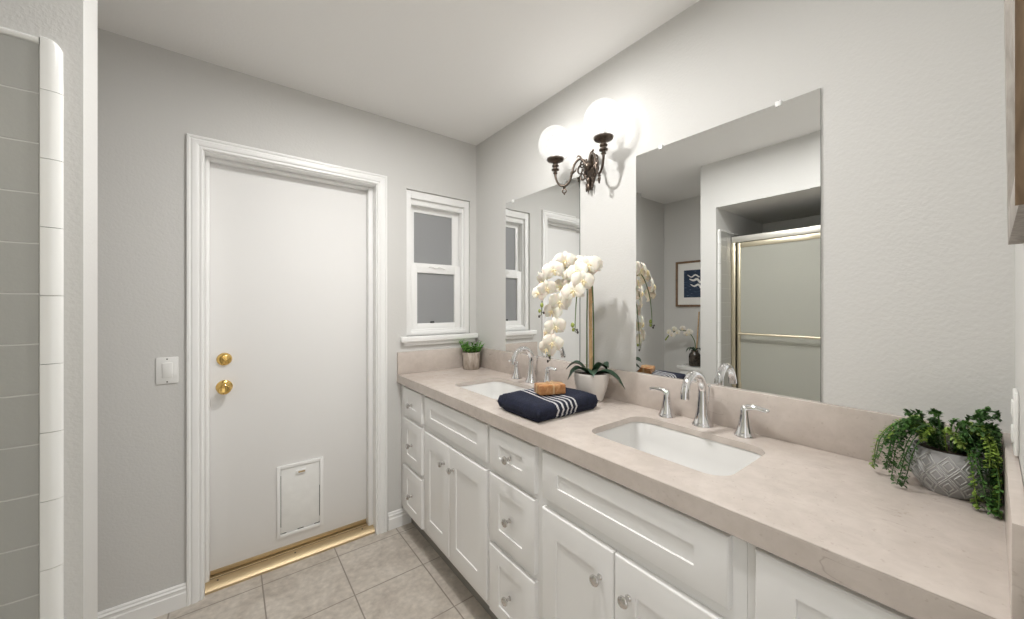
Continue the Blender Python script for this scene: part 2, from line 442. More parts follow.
# baseboards with a stepped top
def baseboard(name, pts, out):
    """pts: two floor points; out: unit vector into the room"""
    a, c = Vector((*pts[0], 0)), Vector((*pts[1], 0)); o = Vector((*out, 0)); b = BM()
    prof = [(0, 0), (0.014, 0), (0.014, 0.062), (0.0105, 0.066), (0.0105, 0.076), (0.013, 0.079), (0.013, 0.083), (0.008, 0.088), (0.008, 0.095), (0.004, 0.1), (0, 0.1)]
    loft(b, [[p + o * d + Vector((0, 0, z)) for d, z in prof] for p in (a, c)])
    return struct(obj(name, b, M['trim'], angle=25))
baseboard('baseboard_back', ((TW, DW), (-0.1525, DW)), (0, -1))
baseboard('baseboard_right', ((0.7465, DW), (0.888, DW)), (0, -1))
baseboard('baseboard_left', ((TW, PY1), (LW, PY1)), (0, 1))

# ------------------------------------------------------------------ door casing and jamb, door, threshold
CI = (-0.0965, 0.683, 2.043)              # casing inner edges
def casing_sweep(b, prof, x0, x1, zt):
    rows = []
    for wd, d in prof:
        y = DW - d
        rows.append([(x0 - wd, y, 0), (x0 - wd, y, zt + wd), (x1 + wd, y, zt + wd), (x1 + wd, y, 0)])
    V = [[b.verts.new(p) for p in r] for r in rows]; n = len(V)
    for i in range(n):
        a, c = V[i], V[(i + 1) % n]
        for k in range(3): b.faces.new((a[k], a[k + 1], c[k + 1], c[k]))
    b.faces.new([V[i][0] for i in range(n)]); b.faces.new([V[i][3] for i in range(n)])
b = BM()
casing_sweep(b, [(0, 0), (0, 0.009), (0.003, 0.011), (0.008, 0.011), (0.010, 0.0085), (0.013, 0.0085), (0.016, 0.0125), (0.026, 0.0155), (0.036, 0.0155), (0.040, 0.0125),
                 (0.043, 0.0125), (0.046, 0.0165), (0.053, 0.0165), (0.0565, 0.013), (0.0565, 0)], *CI)
casing = struct(obj('trim_1', b, M['trim'], angle=20))
b = BM()                                                    # jamb liners
box(b, DO[0], -0.0915, DW, YB, 0, DO[2]); box(b, 0.678, DO[1], DW, YB, 0, DO[2]); box(b, -0.0915, 0.678, DW, YB, 2.038, DO[2])
obj('door_jamb', b, M['trim'], casing)['kind'] = 'structure'
SY = 2.29                                                   # door face
b = BM()
box(b, -0.0915, -0.0755, SY - 0.04, SY - 0.001, 0.0, 2.038, 0.003); box(b, 0.652, 0.678, SY - 0.045, SY - 0.001, 0.0, 2.038, 0.003); box(b, -0.0755, 0.652, SY - 0.04, SY - 0.001, 2.021, 2.038, 0.003)
obj('door_stop', b, M['trim'], casing)['kind'] = 'structure'
door = bpy.data.objects.new('door_1', None); COL.objects.link(door); door.location = (0.29, SY + 0.022, 0.034); door['kind'] = 'structure'
obj('door_slab', bx(-0.0885, 0.675, SY, SY + 0.044, 0.034, 2.034, 0.002), M['door'], door)
sw = BM(); box(sw, -0.074, 0.651, SY - 0.005, SY, 0.036, 0.055, 0.001)
obj('door_sweep', sw, M['gold'], door, angle=25)
RX = Matrix.Rotation(PI / 2, 3, 'X')                        # +z -> -y (out of the door)
kx = -0.0205
kb = obj('door_knob', lathe(BM(), [(0.0, 0.0), (0.033, 0.0), (0.033, 0.004), (0.028, 0.009), (0.014, 0.012), (0.0115, 0.016), (0.0115, 0.030), (0.020, 0.036), (0.0275, 0.046), (0.0285, 0.053), (0.025, 0.060), (0.017, 0.064), (0.013, 0.0625), (0.0, 0.062)], (kx, SY, 0.936), 32, RX), M['brass'], door)
db = obj('deadbolt', lathe(BM(), [(0.0, 0.0), (0.0305, 0.0), (0.0305, 0.006), (0.026, 0.014), (0.019, 0.017), (0.0, 0.017)], (kx, SY, 1.072), 32, RX), M['brass'], door)
t = bx(-0.005, 0.005, -0.016, 0.016, -0.006, 0.009, 0.003); bmesh.ops.rotate(t, verts=t.verts[:], cent=(0, 0, 0), matrix=RX)
bmesh.ops.rotate(t, verts=t.verts[:], cent=(0, 0, 0), matrix=Matrix.Rotation(-0.7, 3, 'Y')); bmesh.ops.translate(t, verts=t.verts[:], vec=(kx, SY - 0.020, 1.072))
obj('thumb_turn', t, M['brass'], db)
# pet door in the slab
px0, px1, pz0, pz1 = 0.196, 0.417, 0.107, 0.485
def ring_frame(b, x0, x1, z0, z1, wd, y0, y1, bev=0.002):
    box(b, x0, x0 + wd, y0, y1, z0, z1, bev); box(b, x1 - wd, x1, y0, y1, z0, z1, bev)
    box(b, x0 + wd - .001, x1 - wd + .001, y0, y1, z0, z0 + wd, bev); box(b, x0 + wd - .001, x1 - wd + .001, y0, y1, z1 - wd, z1, bev)
    return b
pf = obj('pet_door', ring_frame(BM(), px0, px1, pz0, pz1, 0.017, SY - 0.011, SY), M['vinyl'], door, angle=25)
fb = BM(); box(fb, px0 + 0.020, px1 - 0.020, SY - 0.006, SY - 0.002, pz0 + 0.022, pz1 - 0.019, 0.001)
obj('flap', fb, M['flap'], pf)
gb = BM()
for gx_, gz_, gw, gh in ((px0 + 0.031, pz0 + 0.019, 0.026, 0.004), (px0 + 0.11, pz0 + 0.019, 0.028, 0.004), (px1 - 0.031, pz0 + 0.019, 0.026, 0.004), (px0 + 0.0185, pz0 + 0.19, 0.003, 0.27), (px1 - 0.0185, pz0 + 0.14, 0.003, 0.17)):
    box(gb, gx_ - gw / 2, gx_ + gw / 2, SY - 0.004, SY - 0.001, gz_ - gh / 2, gz_ + gh / 2)
obj('seal_gap', gb, M['black'], pf)
lb = BM(); box(lb, 0.283, 0.330, SY - 0.014, SY - 0.006, 0.425, 0.447, 0.002)
la = obj('latch', lb, M['vinyl'], pf)
lb = BM(); box(lb, 0.294, 0.326, SY - 0.016, SY - 0.0135, 0.432, 0.441, 0.001)
obj('latch_slot', lb, M['gold'], la)
# gold threshold
b = BM(); tp = [(2.203, 0), (2.204, 0.010), (2.212, 0.018), (2.228, 0.026), (2.247, 0.030), (2.262, 0.030), (2.264, 0.026), (2.268, 0.026), (2.270, 0.031), (2.335, 0.031), (2.335, 0)]
loft(b, [[(x, y, z) for y, z in tp] for x in (-0.0905, 0.677)])
thr = struct(obj('trim_2', b, M['gold'], angle=25))
for sx in (-0.045, 0.275, 0.615):
    b = lathe(BM(), [(0, 0), (0.004, 0), (0.004, 0.0018), (0, 0.0024)], (sx, 2.240, 0.0282), 12)
    obj('screw', b, M['black'], thr)['kind'] = 'structure'
b = BM(); box(b, -0.0905, 0.677, 2.2635, 2.2685, 0.0265, 0.0285)
obj('vinyl_seal', b, M['black'], thr)['kind'] = 'structure'

# ------------------------------------------------------------------ window with two sashes, stool and apron
win = bpy.data.objects.new('window_1', None); COL.objects.link(win); win.location = (1.088, DW, WO[2]); win['kind'] = 'structure'
def frame_xz(b, x0, x1, z0, z1, wl, wr, wb, wt, y0, y1, bev=0.002):
    box(b, x0, x0 + wl, y0, y1, z0, z1, bev); box(b, x1 - wr, x1, y0, y1, z0, z1, bev)
    box(b, x0 + wl - .001, x1 - wr + .001, y0, y1, z0, z0 + wb, bev); box(b, x0 + wl - .001, x1 - wr + .001, y0, y1, z1 - wt, z1, bev)
    return b
wf = obj('window_frame', frame_xz(BM(), WO[0] + .001, WO[1] - .001, WO[2], WO[3] - .001, 0.034, 0.034, 0.028, 0.048, DW + 0.014, DW + 0.115, 0.003), M['vinyl'], win, angle=25)
b = BM(); frame_xz(b, WO[0] + .034, WO[1] - .034, WO[2] + 0.027, WO[3] - .047, 0.012, 0.012, 0.012, 0.036, DW + 0.034, DW + 0.10, 0.002)
obj('sash_track', b, M['vinyl'], wf, angle=25)
us = obj('upper_sash', frame_xz(BM(), 0.907, 1.268, 1.560, 1.975, 0.036, 0.050, 0.052, 0.037, DW + 0.078, DW + 0.098), M['vinyl'], win, angle=25)
obj('pane', bx(0.942, 1.219, DW + 0.086, DW + 0.090, 1.611, 1.939), M['window_glass'], us)
ls = obj('lower_sash', frame_xz(BM(), 0.909, 1.262, 1.174, 1.602, 0.042, 0.042, 0.046, 0.056, DW + 0.045, DW + 0.074), M['vinyl'], win, angle=25)
obj('pane', bx(0.950, 1.221, DW + 0.060, DW + 0.064, 1.219, 1.547), M['window_glass'], ls)
b = BM()
for cx in (1.06, 1.12):
    tube(b, spline([(cx - .03, DW + .045, 1.583), (cx - .015, DW + .036, 1.588), (cx + .015, DW + .036, 1.578), (cx + .03, DW + .045, 1.583)], 5), 0.003, 8)
obj('sash_lock', b, M['vinyl'], ls)
obj('sash_lift', bx(1.046, 1.072, DW + 0.048, DW + 0.060, 1.2195, 1.232, 0.003), M['black'], ls)
b = BM(); box(b, 0.818, 1.361, DW - 0.036, DW, 1.111, 1.145, 0.006, 3); box(b, WO[0] + .001, WO[1] - .001, DW - 0.001, DW + 0.05, 1.125, 1.145)
ws = obj('window_sill', b, M['trim'], win)
obj('apron', bx(0.842, 1.345, DW - 0.016, DW, 1.087, 1.111, 0.003), M['trim'], ws)

# ------------------------------------------------------------------ vanity cabinets
FX, DX, BOT, TOP = 0.827, 0.809, 0.125, 0.870              # face frame x, door front x, box bottom and top
def shaker(y0, y1, z0, z1, wy=0.066, wz=0.055, depth=0.0042):
    b = bmesh.new(); bmesh.ops.create_cube(b, size=1)
    for v in b.verts:
        v.co = Vector((DX + (v.co.x + .5) * (FX - DX), y0 + (v.co.y + .5) * (y1 - y0), z0 + (v.co.z + .5) * (z1 - z0)))
    f = min(b.faces, key=lambda f: f.calc_center_median().x)
    bmesh.ops.bevel(b, geom=f.edges[:], offset=0.0065, segments=3, profile=0.5, affect='EDGES')
    f = min((f for f in b.faces if abs(f.normal.x) > 0.99), key=lambda f: f.calc_center_median().x)
    x = f.calc_center_median().x
    c = f.verts[:]; b.faces.remove(f)
    Y = [y0 + 0.0065, y1 - 0.0065]; Z = [z0 + 0.0065, z1 - 0.0065]
    outer = sorted(c, key=lambda v: math.atan2(v.co.z - (z0 + z1) / 2, v.co.y - (y0 + y1) / 2))
    def rect(dy, dz, xx):
        q = [Vector((xx, y0 + dy, z0 + dz)), Vector((xx, y1 - dy, z0 + dz)), Vector((xx, y1 - dy, z1 - dz)), Vector((xx, y0 + dy, z1 - dz))]
        cy, cz = (y0 + y1) / 2, (z0 + z1) / 2
        return [b.verts.new(p) for p in sorted(q, key=lambda p: math.atan2(p.z - cz, p.y - cy))]
    wy = min(wy, (y1 - y0) / 2 - 0.02); wz = min(wz, (z1 - z0) / 2 - 0.02)
    r1 = rect(wy, wz, x); r2 = rect(wy + 0.0015, wz + 0.0015, x + depth)
    if len(outer) == 4:
        for A, Bq in ((outer, r1), (r1, r2)):
            for k in range(4): b.faces.new((A[k], A[(k + 1) % 4], Bq[(k + 1) % 4], Bq[k]))
        b.faces.new(r2)
    return b
def knob(y, z, parent):
    RYm = Matrix.Rotation(-PI / 2, 3, 'Y')                  # +z -> -x
    return obj('knob', lathe(BM(), [(0, 0), (0.0085, 0), (0.0085, 0.002), (0.0055, 0.005), (0.0055, 0.014), (0.0105, 0.018), (0.0145, 0.022), (0.0148, 0.026), (0.012, 0.0295), (0.006, 0.031), (0, 0.0312)], (DX, y, z), 20, RYm), M['nickel'], parent)
def cabinet_body(root, y0, y1, openings, plinth=True):
    """carcass sides, back, bottom and a face frame cut around the openings [(ya, yb, za, zb)]"""
    b = BM(); X1 = RW - 0.004
    box(b, FX + .018, X1, y0, y0 + .016, BOT, TOP); box(b, FX + .018, X1, y1 - .016, y1, BOT, TOP)
    box(b, X1 - .008, X1, y0 + .016, y1 - .016, BOT, TOP); box(b, FX + .018, X1 - .008, y0 + .016, y1 - .016, BOT, BOT + .016)
    box(b, FX, FX + .018, y0, y1, BOT, TOP, 0.0015)
    obj('body', b, M['cab'], root)
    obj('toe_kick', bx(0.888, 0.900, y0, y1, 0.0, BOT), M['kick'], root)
def drawer_unit(label, y0, y1, fy0, fy1, rows):
    root = thing('drawer_cabinet', label, 'cabinet', (1.08, (y0 + y1) / 2, 0))
    cabinet_body(root, y0, y1, [])
    for z0, z1 in rows:
        d = obj('drawer', shaker(fy0, fy1, z0, z1), M['cab'], root, angle=25)
        knob((fy0 + fy1) / 2, (z0 + z1) / 2 - 0.004, d)
def sink_unit(label, y0, y1, fy0, fy1, split):
    root = thing('sink_cabinet', label, 'cabinet', (1.08, (y0 + y1) / 2, 0))
    cabinet_body(root, y0, y1, [])
    obj('false_front', shaker(fy0, fy1, 0.708, 0.859, 0.072, 0.053), M['cab'], root, angle=25)
    for a, c, ky in ((split + 0.0015, fy1, split + 0.046), (fy0, split - 0.0015, split - 0.046)):
        d = obj('door', shaker(a, c, 0.160, 0.676, 0.066, 0.078), M['cab'], root, angle=25)
        knob(ky, 0.586, d)
ROWS = [(0.700, 0.859), (0.428, 0.680), (0.140, 0.402)]
drawer_unit('narrow white three-drawer cabinet in the corner beside the door casing', 1.829, DW - 0.0005, 1.848, 2.110, ROWS)
sink_unit('white double-door cabinet under the sink nearer the window', 1.2135, 1.8285, 1.224, 1.811, 1.538)
drawer_unit('white three-drawer cabinet between the two sink cabinets, under the towel', 0.9135, 1.213, 0.932, 1.204, ROWS)
sink_unit('white double-door cabinet under the sink below the big mirror', 0.3000, 0.913, 0.327, 0.896, 0.611)
drawer_unit('white drawer cabinet at the near end, under the trailing plant', NW + 0.0005, 0.2995, -0.020, 0.281, ROWS)

# ------------------------------------------------------------------ quartz countertop with two sink cut-outs and splashes
SX, SHX = 1.079, 0.150                                      # sink centre x and half depth
SINKS = [(1.522, 0.216), (0.600, 0.216)]
def counter():
    b = BM(); X0, X1, Y0, Y1 = CFX, RW, NW + 0.0005, DW - 0.0005
    cells = []
    ys = [Y0]
    for cy, hy in sorted(SINKS): ys += [cy - hy - 0.02, cy + hy + 0.02]
    ys.append(Y1)
    def face_with_hole(z, flip):
        for i in range(0, len(ys) - 1):
            a, c = ys[i], ys[i + 1]
            hole = [s for s in SINKS if a < s[0] < c]
            if not hole:
                b.faces.new([b.verts.new((x, y, z)) for x, y in ((X0, a), (X1, a), (X1, c), (X0, c))])
            else:
                cy, hy = hole[0]; inner = rrect(SX, cy, SHX, hy, 0.055, 6)
                corners = [(X1, c), (X0, c), (X0, a), (X1, a)]
                iv = [b.verts.new((x, y, z)) for x, y in inner]; ov = [b.verts.new((x, y, z)) for x, y in corners]
                n = 7
                for q in range(4):
                    arc = iv[q * n:(q + 1) * n]
                    for k in range(n - 1): b.faces.new((ov[q], arc[k], arc[k + 1]))
                    nx = iv[((q + 1) * n) % (4 * n)]
                    b.faces.new((ov[q], arc[-1], nx, ov[(q + 1) % 4]))
    face_with_hole(CT, False); face_with_hole(CT - 0.02, True)
    for cy, hy in SINKS:
        inner = rrect(SX, cy, SHX, hy, 0.055, 6)
        loft(b, [[(x, y, CT - 0.02) for x, y in inner], [(x, y, CT) for x, y in inner]], cap=False)
    bmesh.ops.remove_doubles(b, verts=b.verts[:], dist=1e-5)
    for x0, x1, y0, y1 in ((X1, X1, Y0, Y1),):
        b.faces.new([b.verts.new(p) for p in ((X1, Y0, CT - .02), (X1, Y1, CT - .02), (X1, Y1, CT), (X1, Y0, CT))])
    for y in (Y0, Y1): b.faces.new([b.verts.new(p) for p in ((X0, y, CT - .02), (X1, y, CT - .02), (X1, y, CT), (X0, y, CT))])
    # mitred front edge, 50 mm deep
    n = 24; prof = [(X0 + .002, CT), (X0, CT - .002), (X0, CT - .048), (X0 + .002, CT - .05), (X0 + .024, CT - .05), (X0 + .024, CT - .0205)]
    rows = [[b.verts.new((x, y, z)) for x, z in prof] for y in (Y0, Y1)]
    for k in range(len(prof) - 1): b.faces.new((rows[0][k], rows[0][k + 1], rows[1][k + 1], rows[1][k]))
    for r in rows: b.faces.new(r)
    return b
ctop = tag(obj('countertop', counter(), M['quartz'], origin=(1.08, 1.08, CT - 0.05), angle=25), 'long beige quartz vanity countertop with two undermount sink cut-outs', 'countertop')
STOP = 1.052
tag(obj('backsplash', bx(RW - 0.020, RW - 0.0005, NW + 0.016, DW - 0.0205, CT, STOP, 0.0015), M['quartz'], origin=(RW, 1.08, CT)), 'long low beige quartz backsplash running under both mirrors', 'backsplash')
tag(obj('side_splash', bx(CFX + 0.001, RW - 0.0005, DW - 0.020, DW - 0.0005, CT, STOP, 0.0015), M['quartz'], origin=(1.08, DW, CT)), 'short beige quartz splash on the door wall below the window sill', 'side splash')
tag(obj('side_splash', bx(CFX + 0.001, RW - 0.0005, NW + 0.0005, NW + 0.0155, CT, STOP, 0.0015), M['quartz'], origin=(1.08, NW, CT)), 'short beige quartz splash on the near wall beside the trailing plant', 'side splash')

# undermount sinks
def sink(cy, hy, label):
    b = BM(); zt = CT - 0.0205
    def ring(e, z, r): return [(x, y, z) for x, y in rrect(SX, cy, SHX + e, hy + e, r, 6)]
    rings = [ring(0.020, zt - 0.012, 0.06), ring(0.020, zt, 0.06), ring(0.004, zt, 0.056), ring(0.001, zt - 0.006, 0.056), ring(-0.004, zt - 0.06, 0.055), ring(-0.012, zt - 0.10, 0.052), ring(-0.03, zt - 0.125, 0.05), ring(-0.06, zt - 0.135, 0.045), ring(-0.11, zt - 0.139, 0.03)]
    outer = [ring(-0.10, zt - 0.151, 0.03), ring(-0.02, zt - 0.137, 0.05), ring(0.008, zt - 0.10, 0.055), ring(0.010, zt - 0.012, 0.058)]
    loft(b, rings, cap=False)
    R = loft(b, [rings[-1], outer[0]] , cap=False) if False else None
    vs = [b.verts.new(p) for p in rings[-1]]; b.faces.new(vs)
    loft(b, outer + [rings[0]], cap=False); b.faces.new([b.verts.new(p) for p in outer[0]])
    bmesh.ops.remove_doubles(b, verts=b.verts[:], dist=1e-5)
    s = tag(obj('sink_basin', b, M['porcelain'], origin=(SX, cy, zt - 0.15), recalc=True, angle=50), label, 'sink')
    d = lathe(BM(), [(0, 0.001), (0.010, 0.002), (0.012, 0.0035), (0.021, 0.0035), (0.0225, 0.001), (0.0225, -0.002), (0, -0.002)], (SX + 0.02, cy, zt - 0.137), 24)
    obj('drain', d, M['chrome'], s)
sink(*SINKS[0], 'white undermount sink nearer the window, partly behind the navy towel')
sink(*SINKS[1], 'white undermount sink in the foreground below the big mirror')

# widespread faucets
def faucet(cy, label, dy):
    root = thing('faucet', label, 'faucet', (1.297, cy, CT))
    b = BM(); z = CT
    lathe(b, [(0, 0), (0.0335, 0), (0.0335, 0.005), (0.031, 0.008), (0.0285, 0.013), (0.0235, 0.030), (0.0198, 0.05), (0.0178, 0.075), (0.0163, 0.095), (0.0153, 0.112)], (1.297, cy, z), 28)
    arc = [(1.297, cy, z + 0.110)]
    for k in range(0, 13):
        a = PI * k / 12 * 1.0
        arc.append((1.297 - 0.059 + 0.059 * math.cos(a), cy, z + 0.122 + 0.062 * math.sin(a)))
    arc.append((1.1780, cy, z + 0.118))
    tube(b, spline(arc, 3), [0.0155, 0.0147, 0.0140, 0.0136, 0.0134, 0.0138], 18)
    lathe(b, [(0.0112, -0.006), (0.0146, -0.004), (0.0146, 0.014), (0.0138, 0.02)], (1.1778, cy, z + 0.113), 20)
    obj('spout', b, M['chrome'], root)
    b = BM(); tube(b, [(1.325, cy - 0.004, z + 0.055), (1.333, cy - 0.006, z + 0.128)], 0.0027, 10); ball(b, (1.3333, cy - 0.0062, z + 0.131), 0.0055, seg=12)
    lathe(b, [(0.0, 0), (0.007, 0), (0.0055, 0.03), (0.0035, 0.06), (0.0, 0.062)], (1.3235, cy - 0.003, z), 14)
    obj('lift_rod', b, M['chrome'], root)
    for s in (1, -1):
        hy = cy + s * dy; b = BM()
        lathe(b, [(0, 0), (0.030, 0), (0.030, 0.005), (0.0275, 0.009), (0.0245, 0.015), (0.0185, 0.036), (0.0148, 0.058), (0.0130, 0.072), (0.0130, 0.082), (0.0105, 0.092), (0.004, 0.098), (0, 0.099)], (1.297, hy, z), 24)
        p = spline([(1.297, hy - s * 0.006, z + 0.086), (1.2965, hy + s * 0.012, z + 0.093), (1.295, hy + s * 0.034, z + 0.096), (1.293, hy + s * 0.060, z + 0.093), (1.292, hy + s * 0.067, z + 0.090)], 5)
        tube(b, p, [0.0105, 0.011, 0.0092, 0.0076, 0.0082, 0.005], 14, 0.75)
        obj('handle', b, M['chrome'], root)
faucet(1.518, 'chrome widespread faucet behind the sink nearer the window', 0.129)
faucet(0.608, 'chrome widespread faucet in front of the large mirror, two lever handles', 0.131)

# ------------------------------------------------------------------ mirrors
def wall_mirror(y0, y1, z0, z1, label, clips):
    b = BM(); xb, xf, wv = RW - 0.0002, RW - 0.0055, 0.024
    def rect(e, x): return [b.verts.new((x, y, z)) for y, z in ((y0 + e, z0 + e), (y1 - e, z0 + e), (y1 - e, z1 - e), (y0 + e, z1 - e))]
    r0, r1, r2 = rect(0, xb), rect(0, xf + 0.0004), rect(wv, xf)
    sides = []
    for k in range(4):
        f = b.faces.new((r0[k], r0[(k + 1) % 4], r1[(k + 1) % 4], r1[k])); f.material_index = 1
        b.faces.new((r1[k], r1[(k + 1) % 4], r2[(k + 1) % 4], r2[k]))
    b.faces.new(r2); b.faces.new(r0)
    bmesh.ops.recalc_face_normals(b, faces=b.faces[:])
    mo = tag(obj('wall_mirror', b, [M['mirror'], M['mirror_edge']], origin=(RW, (y0 + y1) / 2, z0), recalc=False), label, 'mirror')
    for cy in clips:
        c = BM(); box(c, RW - 0.0105, RW - 0.0056, cy - 0.008, cy + 0.008, z1 - 0.010, z1 + 0.006, 0.002); box(c, RW - 0.010, RW - 0.0002, cy - 0.008, cy + 0.008, z1 + 0.0002, z1 + 0.007, 0.001)
        cl = obj('clip', c, M['vinyl'], mo)
        c = lathe(BM(), [(0, 0), (0.003, 0), (0.0025, 0.002), (0, 0.0025)], (RW - 0.004, cy, z1 + 0.0072), 10)
        obj('screw', c, M['black'], cl)
    return mo
wall_mirror(1.228, 1.836, 1.0525, 1.968, 'frameless mirror with angled edges nearer the window, reflecting the window and door casing', (1.76, 1.33))
wall_mirror(0.302, 0.912, 1.0525, 1.964, 'large frameless mirror with angled edges behind the foreground faucet, reflecting the shower', (0.80, 0.405))

# ------------------------------------------------------------------ wall sconce
SCX, SCY, SGZ = 1.268, 1.1565, 2.125
sc = thing('wall_sconce', 'aged bronze two-arm wall sconce with round etched glass globes between the mirrors', 'wall lamp', (RW, SCY, 1.95))
b = BM()
def plate_ring(e, x):
    pts = []
    for k in range(40):
        a = 2 * PI * k / 40
        ry = (0.034 + 0.008 * math.cos(4 * a) + 0.004 * math.cos(8 * a)) * e; rz = (0.082 + 0.010 * math.cos(4 * a)) * e
        pts.append((x, SCY + ry * math.sin(a), 1.975 + rz * math.cos(a)))
    return pts
loft(b, [plate_ring(1, RW - .0002), plate_ring(1, RW - .004), plate_ring(0.88, RW - .009), plate_ring(0.6, RW - .012), plate_ring(0.42, RW - .020), plate_ring(0.2, RW - .026)])
obj('backplate', b, M['bronze'], sc, angle=30)
b = BM()                                                    # acanthus scrolls, boss and drop on the plate
for s in (1, -1):
    for k, (z0, sz, r) in enumerate(((2.010, 1, 0.021), (1.955, -1, 0.018), (1.983, 1, 0.026))):
        pts = []
        for q in range(22):
            a = q / 21 * 2.1 * PI; rr = r * (1 - 0.75 * q / 21)
            pts.append((RW - 0.014 - 0.006 * math.sin(q / 21 * PI) - 0.004 * k, SCY + s * (0.012 + r + 0.006 - rr * math.cos(a)), z0 + sz * rr * math.sin(a) * 1.25))
        tube(b, pts, [0.0028, 0.0046, 0.0042, 0.0030, 0.0050], 8)
    for q in range(5):
        a = -0.5 + q * 0.5; c = (RW - 0.016, SCY + s * (0.018 + 0.010 * math.cos(a)), 1.977 + 0.045 * math.sin(a))
        ball(b, c, 0.008, 0.6, 0.8, 1.5, 10)
    lathe(b, [(0, -0.030), (0.003, -0.026), (0.005, -0.014), (0.003, -0.006), (0.006, 0.0), (0.004, 0.01), (0, 0.012)], (RW - 0.016, SCY + s * 0.017, 1.903), 12)
ball(b, (RW - 0.026, SCY, 1.990), 0.020, 0.9, 0.9, 1.2, 18)
lathe(b, [(0, -0.040), (0.0035, -0.034), (0.0085, -0.020), (0.0105, -0.008), (0.006, 0.002), (0.009, 0.010), (0.012, 0.024), (0.006, 0.034), (0, 0.036)], (RW - 0.022, SCY, 1.905), 16)
obj('scrollwork', b, M['bronze'], sc, angle=60)
for s, gy in ((1, SCY + 0.1465), (-1, SCY - 0.1465)):
    d = Vector((SCX - (RW - 0.025), gy - (SCY + s * 0.012), 0)); O = Vector((RW - 0.025, SCY + s * 0.012, 0))
    path = [O + d * t + Vector((0, 0, z)) for t, z in ((0, 1.985), (0.08, 2.020), (0.22, 2.032), (0.36, 2.014), (0.44, 1.978), (0.51, 1.940), (0.63, 1.918), (0.78, 1.916), (0.91, 1.932), (0.99, 1.962), (1.0, 1.986))]
    sp = spline(path, 5)
    arm = obj('arm', tube(BM(), sp, [0.0075, 0.0062, 0.0055, 0.0055, 0.0055, 0.0055, 0.006], 10), M['bronze'], sc)
    lf = BM()                                               # curled leaf on the arm and ring finial below it
    j = sp[20]
    tube(lf, spline([j, j + Vector((0, s * 0.010, -0.008)) - d * 0.02, j - d * 0.10 + Vector((0, 0, 0.002)), j - d * 0.13 + Vector((0, 0, 0.016))], 5), [0.005, 0.0055, 0.004, 0.0015], 8)
    obj('leaf_scroll', lf, M['bronze'], arm); lf = BM()
    tube(lf, spline([sp[8], sp[8] + Vector((0, 0, 0.012)) + d * 0.02, sp[8] + Vector((0, 0, 0.018)) + d * 0.10, sp[8] + Vector((0, 0, 0.008)) + d * 0.14], 5), [0.004, 0.005, 0.0035, 0.0015], 8)
    obj('leaf_scroll', lf, M['bronze'], arm)
    q = O + d * 0.70 + Vector((0, 0, 1.9125)); fn = BM()
    lathe(fn, [(0, -0.012), (0.0065, -0.010), (0.008, -0.006), (0.004, -0.003), (0.004, 0.003), (0, 0.004)], q, 14)
    dn = d.normalized()
    tube(fn, [q + Vector((0, 0, -0.0225)) + (dn * math.cos(2 * PI * k / 16) + Vector((0, 0, 1)) * math.sin(2 * PI * k / 16)) * 0.0095 for k in range(17)], 0.0034, 8)
    lathe(fn, [(0, -0.010), (0.003, -0.007), (0.0045, -0.002), (0, 0.002)], q + Vector((0, 0, -0.033)), 12)
    obj('finial', fn, M['bronze'], arm)
    fp = lathe(BM(), [(0, -0.062), (0.0075, -0.061), (0.012, -0.056), (0.008, -0.051), (0.0085, -0.046), (0.0185, -0.043), (0.019, -0.038), (0.010, -0.034), (0.0105, -0.028), (0.0165, -0.024), (0.017, -0.019), (0.011, -0.014), (0.014, -0.006), (0.030, 0.0), (0.0395, 0.004), (0.0425, 0.010), (0.042, 0.014), (0.037, 0.012), (0.030, 0.0075), (0, 0.0075)], (SCX, gy, 2.040), 30)
    fit = obj('fitter_cup', fp, M['bronze'], sc)
    gp = []
    for k in range(0, 25):
        a = -PI / 2 + 0.40 + (PI - 0.40) * k / 24
        gp.append((0.0845 * math.cos(a), 0.087 * math.sin(a)))
    gp[-1] = (0, 0.087)
    obj('globe', lathe(BM(), gp, (SCX, gy, SGZ), 40, cap=False), M['globe'], sc, angle=80)
    bl = ball(BM(), (SCX, gy, SGZ + 0.004), 0.030, 1, 1, 1.15, 20)
    bo = obj('bulb', bl, M['bulb'], sc, angle=80)
    obj('socket', lathe(BM(), [(0, -0.060), (0.013, -0.060), (0.013, -0.030), (0, -0.030)], (SCX, gy, SGZ), 16), M['vinyl'], bo)

# added unseen fill lights over the aisle, shaped as recessed ceiling lights
for (lx, ly), power, lab in (((0.55, 1.15), FILL[0], 'added unseen round fill light in the ceiling above the aisle, nearer the window'), ((0.30, 0.42), FILL[1], 'added unseen round fill light in the ceiling above the aisle, nearer the doorway end')):
    rl = thing('added_fill_light', lab, 'fill light', (lx, ly, CH), 'added fill lights')
    obj('trim_ring', lathe(BM(), [(0.060, -0.0005), (0.076, -0.0005), (0.076, -0.003), (0.070, -0.006), (0.062, -0.004), (0.060, -0.0025)], (lx, ly, CH), 40, cap=False), M['trim'], rl)
    m, N, L, B = new_mat('fill_lens'); B.inputs['Emission Color'].default_value = (1.0, 0.985, 0.965, 1); B.inputs['Emission Strength'].default_value = power
    obj('lens', lathe(BM(), [(0, -0.0030), (0.0605, -0.0030), (0.0605, -0.0008), (0, -0.0008)], (lx, ly, CH), 32), m, rl)

